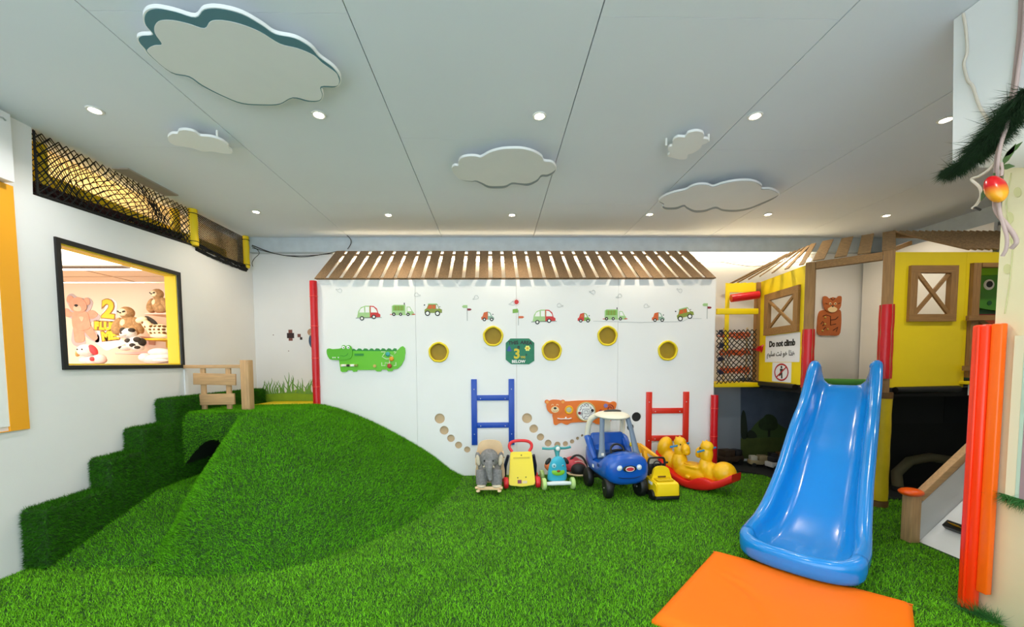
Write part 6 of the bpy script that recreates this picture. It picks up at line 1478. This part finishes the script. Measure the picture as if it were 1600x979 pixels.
part('cabin_tub', CBD, t, lambda bm: box(bm, (0, .06, .36), (.40, .24, .16), bevel=.03))
part('seat_back', CB, t, lambda bm: box(bm, (0, .22, .50), (.40, .06, .26), rot(-6, 0, 0), bevel=.03))
for s in (-1, 1):
    part('rear_fender', CB, t, lambda bm: tube(bm, [(s * .215, .02, .36), (s * .222, .12, .45), (s * .222, .22, .545), (s * .215, .30, .57)], [.03, .04, .045, .04], 10), 60)
    part('rear_pillar', CWH, t, lambda bm: tube(bm, catmull([Vector(p) for p in ((s * .218, .30, .56), (s * .215, .27, .68), (s * .195, .22, .79), (s * .13, .15, .845))], 4, False), .033, 10), 60)
    part('front_pillar', CG, t, lambda bm: tube(bm, [(s * .205, -.17, .41), (s * .197, -.145, .48), (s * .175, -.08, .68), (s * .150, -.02, .83)], [.050, .036, .028, .030], 10, flat=.75), 60)
    w = part('front_wheel', TY, t, lambda bm: lathe(bm, [(.05, -.04), (.095, -.04), (.108, -.028), (.112, 0), (.108, .028), (.095, .04), (.05, .04)], 24, (s * .185, -.30, .112), rot(0, 90, s * 6)), 40)
    part('hub', mat('hub_grey', '#3f4146', 0.4), w, lambda bm: lathe(bm, [(.0005, -.042), (.048, -.036), (.05, 0), (.048, .036), (.0005, .042)], 16, (s * .185, -.30, .112), rot(0, 90, s * 6)), 40)
    part('hub_bolt', CWH, w, lambda bm: ell(bm, (s * .185, -.30, .112), (.048, .014, .014), rot(0, 0, s * 6), 10, 8), 60)
    part('caster_fork', TY, t, lambda bm: tube(bm, [(s * .12, -.29, .21), (s * .12, -.30, .15), (s * .125, -.30, .112)], .018, 8), 60)
    wheel3('rear_wheel', TY, t, (s * .225, .22, .112), .112, .07, mat('hub_grey', '#3f4146', 0.4), .45)
    e = part('headlamp', mat('lamp_pale', '#cfe0ef', 0.25), t, lambda bm: ell(bm, (s * .105, -.424, .345), (.036, .022, .034), rot(12, 0, s * -14), 16, 10), 60)
    part('lamp_glint', G_WH, e, lambda bm: ell(bm, (s * .105, -.445, .352), (.016, .006, .014), None, 10, 8), 60)
    part('side_decal', G_WH, t, lambda bm: box(bm, (s * .2475, .0, .29), (.002, .05, .035), rot(0, 0, 0)))
part('rear_panel', CWH, t, lambda bm: box(bm, (.02, .33, .68), (.13, .035, .30), bevel=.014))
part('roof', CWH, t, lambda bm: ell(bm, (0, .06, .845), (.195, .22, .042), rot(4, 0, 0), 26, 12), 60)
part('light_bar', mat('bar_dark', '#2b2d2c', 0.35), t, lambda bm: ell(bm, (.02, .10, .885), (.11, .05, .022), None, 16, 8), 60)
part('axle', TY, t, lambda bm: tube(bm, [(-.22, .22, .112), (.22, .22, .112)], .014, 8))
part('underbody', TY, t, lambda bm: box(bm, (0, -.05, .165), (.34, .55, .05), bevel=.01))
part('steering_wheel', G_BK, t, lambda bm: tube(bm, [(.078 * cos(a), -.10 + .03 * sin(a), .47 + .066 * sin(a)) for a in np.linspace(0, 2 * pi, 21)[:-1]], .012, 8, closed=True), 60)
part('steering_hub', TY, t, lambda bm: ell(bm, (0, -.10, .47), (.07, .014, .02), rot(25, 0, 0), 14, 8), 60)
part('grille', G_BK, t, lambda bm: loft(bm, [[Vector((x, y, .338 + z)) for x, z in circ(0, 0, .075 * s_, 20, .034 * s_)] for y, s_ in ((-.41, 1), (-.446, 1), (-.450, .9))]), 40)
part('badge', mat('badge_red', '#d23a44', 0.4), t, lambda bm: loft(bm, [[Vector((x, y, .336 + z)) for x, z in circ(0, 0, .045 * s_, 18, .021 * s_)] for y, s_ in ((-.448, 1), (-.456, .95))]), 40)
part('badge_rim', G_WH, t, lambda bm: tube(bm, [(.047 * cos(a), -.452, .336 + .023 * sin(a)) for a in np.linspace(0, 2 * pi, 23)[:-1]], .004, 5, closed=True), 60)
part('smile', CBD, t, lambda bm: tube(bm, [(-.17, -.415, .262), (-.08, -.440, .242), (0, -.446, .238), (.08, -.440, .242), (.17, -.415, .262)], .006, 6), 60)
for x, z in ((-.03, .0), (0.0, -.008), (.03, .003)):
    part('hood_mark', G_WH, t, lambda bm: box(bm, (x, -.400, .447 + z), (.016, .004, .022), rot(-40, 0, 8)))
part('door_handle', CBD, t, lambda bm: box(bm, (-.246, -.16, .33), (.012, .06, .03), bevel=.004))
part('key', mat('key_cream', '#e3e0d4', 0.4), t, lambda bm: [box(bm, (-.215, -.215, .455), (.03, .02, .03), bevel=.006)] and None)
part('fuel_cap', mat('walker_yellow', '#f6dc10', 0.35), t, lambda bm: ell(bm, (.235, .06, .50), (.02, .02, .025), None, 10, 8), 60)

# ---- yellow digger seen from behind
DY = mat('digger_yellow', '#f4d012', 0.38, var=0.03, scale=6); DO = mat('digger_orange', '#efa91a', 0.4)
t = thing('ride_on_digger', 'yellow ride-on digger seen from behind with its arm stretched back', 'ride-on toy', (1.765, 4.22, ZT), 5); t.scale = (.9, .85, .77)
def tail(bm):
    loft(bm, [[Vector((-w * a, y, z0)), Vector((w * a, y, z0)), Vector((w, y, z1)), Vector((-w, y, z1))] for y, w, a, z0, z1 in ((-.215, .135, 1.04, .065, .225), (-.20, .14, 1.03, .06, .245), (-.05, .14, 1.0, .08, .265), (.10, .125, 1.0, .10, .27), (.26, .11, 1, .10, .25))])
    bmesh.ops.bevel(bm, geom=list(bm.edges), offset=.012, segments=2, affect='EDGES')
part('tail', DY, t, tail, 50)
part('base', TY, t, lambda bm: box(bm, (0, .03, .045), (.285, .50, .05), bevel=.012))
part('seat_back', DY, t, lambda bm: prism(bm, sm([(-.11, .24), (-.105, .33), (-.085, .40), (-.04, .43), (.04, .43), (.085, .40), (.105, .33), (.11, .24)], 3), -.02, -.06), 50)
part('seat', mat('digger_yellow_dark', '#d8b60e', 0.4), t, lambda bm: box(bm, (0, -.10, .268), (.20, .13, .02), bevel=.008))
part('seat_slot', mat('slot_brown', '#6b4a12', 0.6), t, lambda bm: box(bm, (.0, -.062, .292), (.10, .005, .022), bevel=.002))
def cab(bm): tube(bm, catmull([Vector(p) for p in ((-.095, .08, .27), (-.105, .08, .42), (-.095, .08, .50), (-.06, .08, .52), (.06, .08, .52), (.095, .08, .50), (.105, .08, .42), (.095, .08, .27))], 3, False), .014, 8)
part('cab_frame', TY, t, cab, 60)
part('cab_panel', TY, t, lambda bm: box(bm, (0, .085, .36), (.19, .016, .15), bevel=.006))
part('steering_wheel', TY, t, lambda bm: tube(bm, [(.05 * cos(a), .045 + .02 * sin(a), .43 + .045 * sin(a)) for a in np.linspace(0, 2 * pi, 17)[:-1]], .008, 6, closed=True), 60)
part('mirror', TY, t, lambda bm: ell(bm, (.125, .07, .45), (.02, .012, .016), None, 10, 8), 60)
part('lower_arm', DO, t, lambda bm: box(bm, (-.08, .20, .42), (.05, .06, .34), rot(-14, 0, 8), bevel=.01))
part('upper_arm', DO, t, lambda bm: tube(bm, [(.05, .12, .50), (-.04, .22, .58), (-.13, .30, .66)], [.022, .034, .036], 6), 30)
part('arm_link', DO, t, lambda bm: tube(bm, [(-.04, .20, .47), (-.10, .24, .56)], .018, 6), 30)
part('bucket', DO, t, lambda bm: prism(bm, [(-.18, .60), (-.12, .68), (-.09, .64), (-.10, .55), (-.15, .54)], .36, .26), 30)
for s in (-1, 1):
    for y in (-.12, .18): wheel3('wheel', TY, t, (s * .145, y, .068), .068, .04, mat('hub_cream', '#d9cd9a', 0.45), .5)
part('side_label', G_WH, t, lambda bm: box(bm, (-.1415, -.06, .215), (.003, .10, .04)))

# ---- red and yellow double rocking horse
HY = mat('horse_yellow', '#f3b90c', 0.36); HR = mat('rocker_red', '#e2221b', 0.34); HBL = mat('handle_blue', '#1c8fd0', 0.35)
t = thing('rocking_horse', 'yellow double rocking horse on a wavy red rocker with blue handles', 'ride-on toy', (2.31, 4.52, ZT), -56); t.scale = (.98, 1.0, 1.0)
LH_ = .46
def rocker(bm):
    top = []; bot = []
    for k in range(25):
        u = -1 + 2 * k / 24; x = LH_ * u
        zb = .004 + .27 * abs(u) ** 2.2 * (1.0 if u < 0 else .62)
        zt = zb + .085 + .055 * max(0, 1 - ((u - .30) / .28) ** 2)
        top.append((x, zt)); bot.append((x, zb))
    rings = []
    for (x, a), (_, b) in zip(top, bot):
        w = .155 * (1 - .35 * abs(x / LH_) ** 3)
        rings.append([Vector(p) for p in ((x, -w * .86, b), (x, w * .86, b), (x, w, b + .02), (x, w * 1.02, a - .01), (x, w * .97, a), (x, -w * .97, a), (x, -w * 1.02, a - .01), (x, -w, b + .02))])
    loft(bm, rings)
rk = part('rocker', HR, t, rocker, 50)
blob('body', HY, t, [((-.40, 0, .40), (.085, .105, .135), (0, 14, 0)), ((-.33, 0, .25), (.10, .10, .12)), ((-.02, 0, .16), (.28, .105, .11)), ((.0, 0, .24), (.16, .10, .035)), ((.33, 0, .235), (.125, .125, .12)), ((.20, 0, .20), (.10, .10, .12)), ((-.20, 0, .25), (.09, .10, .14)), ((.12, 0, .26), (.07, .09, .13))], (), .011, 5)
for nm, x0, fx in (('horse_head', -.20, 1), ('horse_head', .13, -1)):
    blob(nm, HY, t, [((x0, 0, .40), (.065, .075, .12)), ((x0 + fx * .0, 0, .49), (.072, .068, .065)), ((x0 + fx * .07, 0, .42), (.055, .058, .058)), ((x0 + fx * .085, 0, .385), (.045, .05, .042))], [([(x0 - .02, .035, .52), (x0 - .03, .04, .56)], [.022, .008]), ([(x0 - .02, -.035, .52), (x0 - .03, -.04, .56)], [.022, .008])], .009, 5)
    part('handle', HBL, t, lambda bm: tube(bm, [(x0, -.19, .455), (x0, .19, .455)], .0115, 10))
    for s in (-1, 1):
        part('eye', G_BK, t, lambda bm: ell(bm, (x0 + fx * .045, s * .062, .475), (.008, .006, .009), None, 10, 8), 60)
    part('bridle', mat('horse_gold', '#dca209', 0.4), t, lambda bm: tube(bm, [(x0 + fx * .06, .062 * cos(a), .425 + .062 * sin(a)) for a in np.linspace(0, 2 * pi, 19)[:-1]], .006, 5, closed=True), 60)
for s in (-1, 1):
    part('foot_rest', HY, t, lambda bm: ell(bm, (-.03, s * .11, .13), (.035, .025, .022), None, 12, 8), 60)
part('saddle', mat('horse_gold', '#dca209', 0.4), t, lambda bm: ell(bm, (-.03, 0, .262), (.11, .085, .022), None, 18, 8), 60)
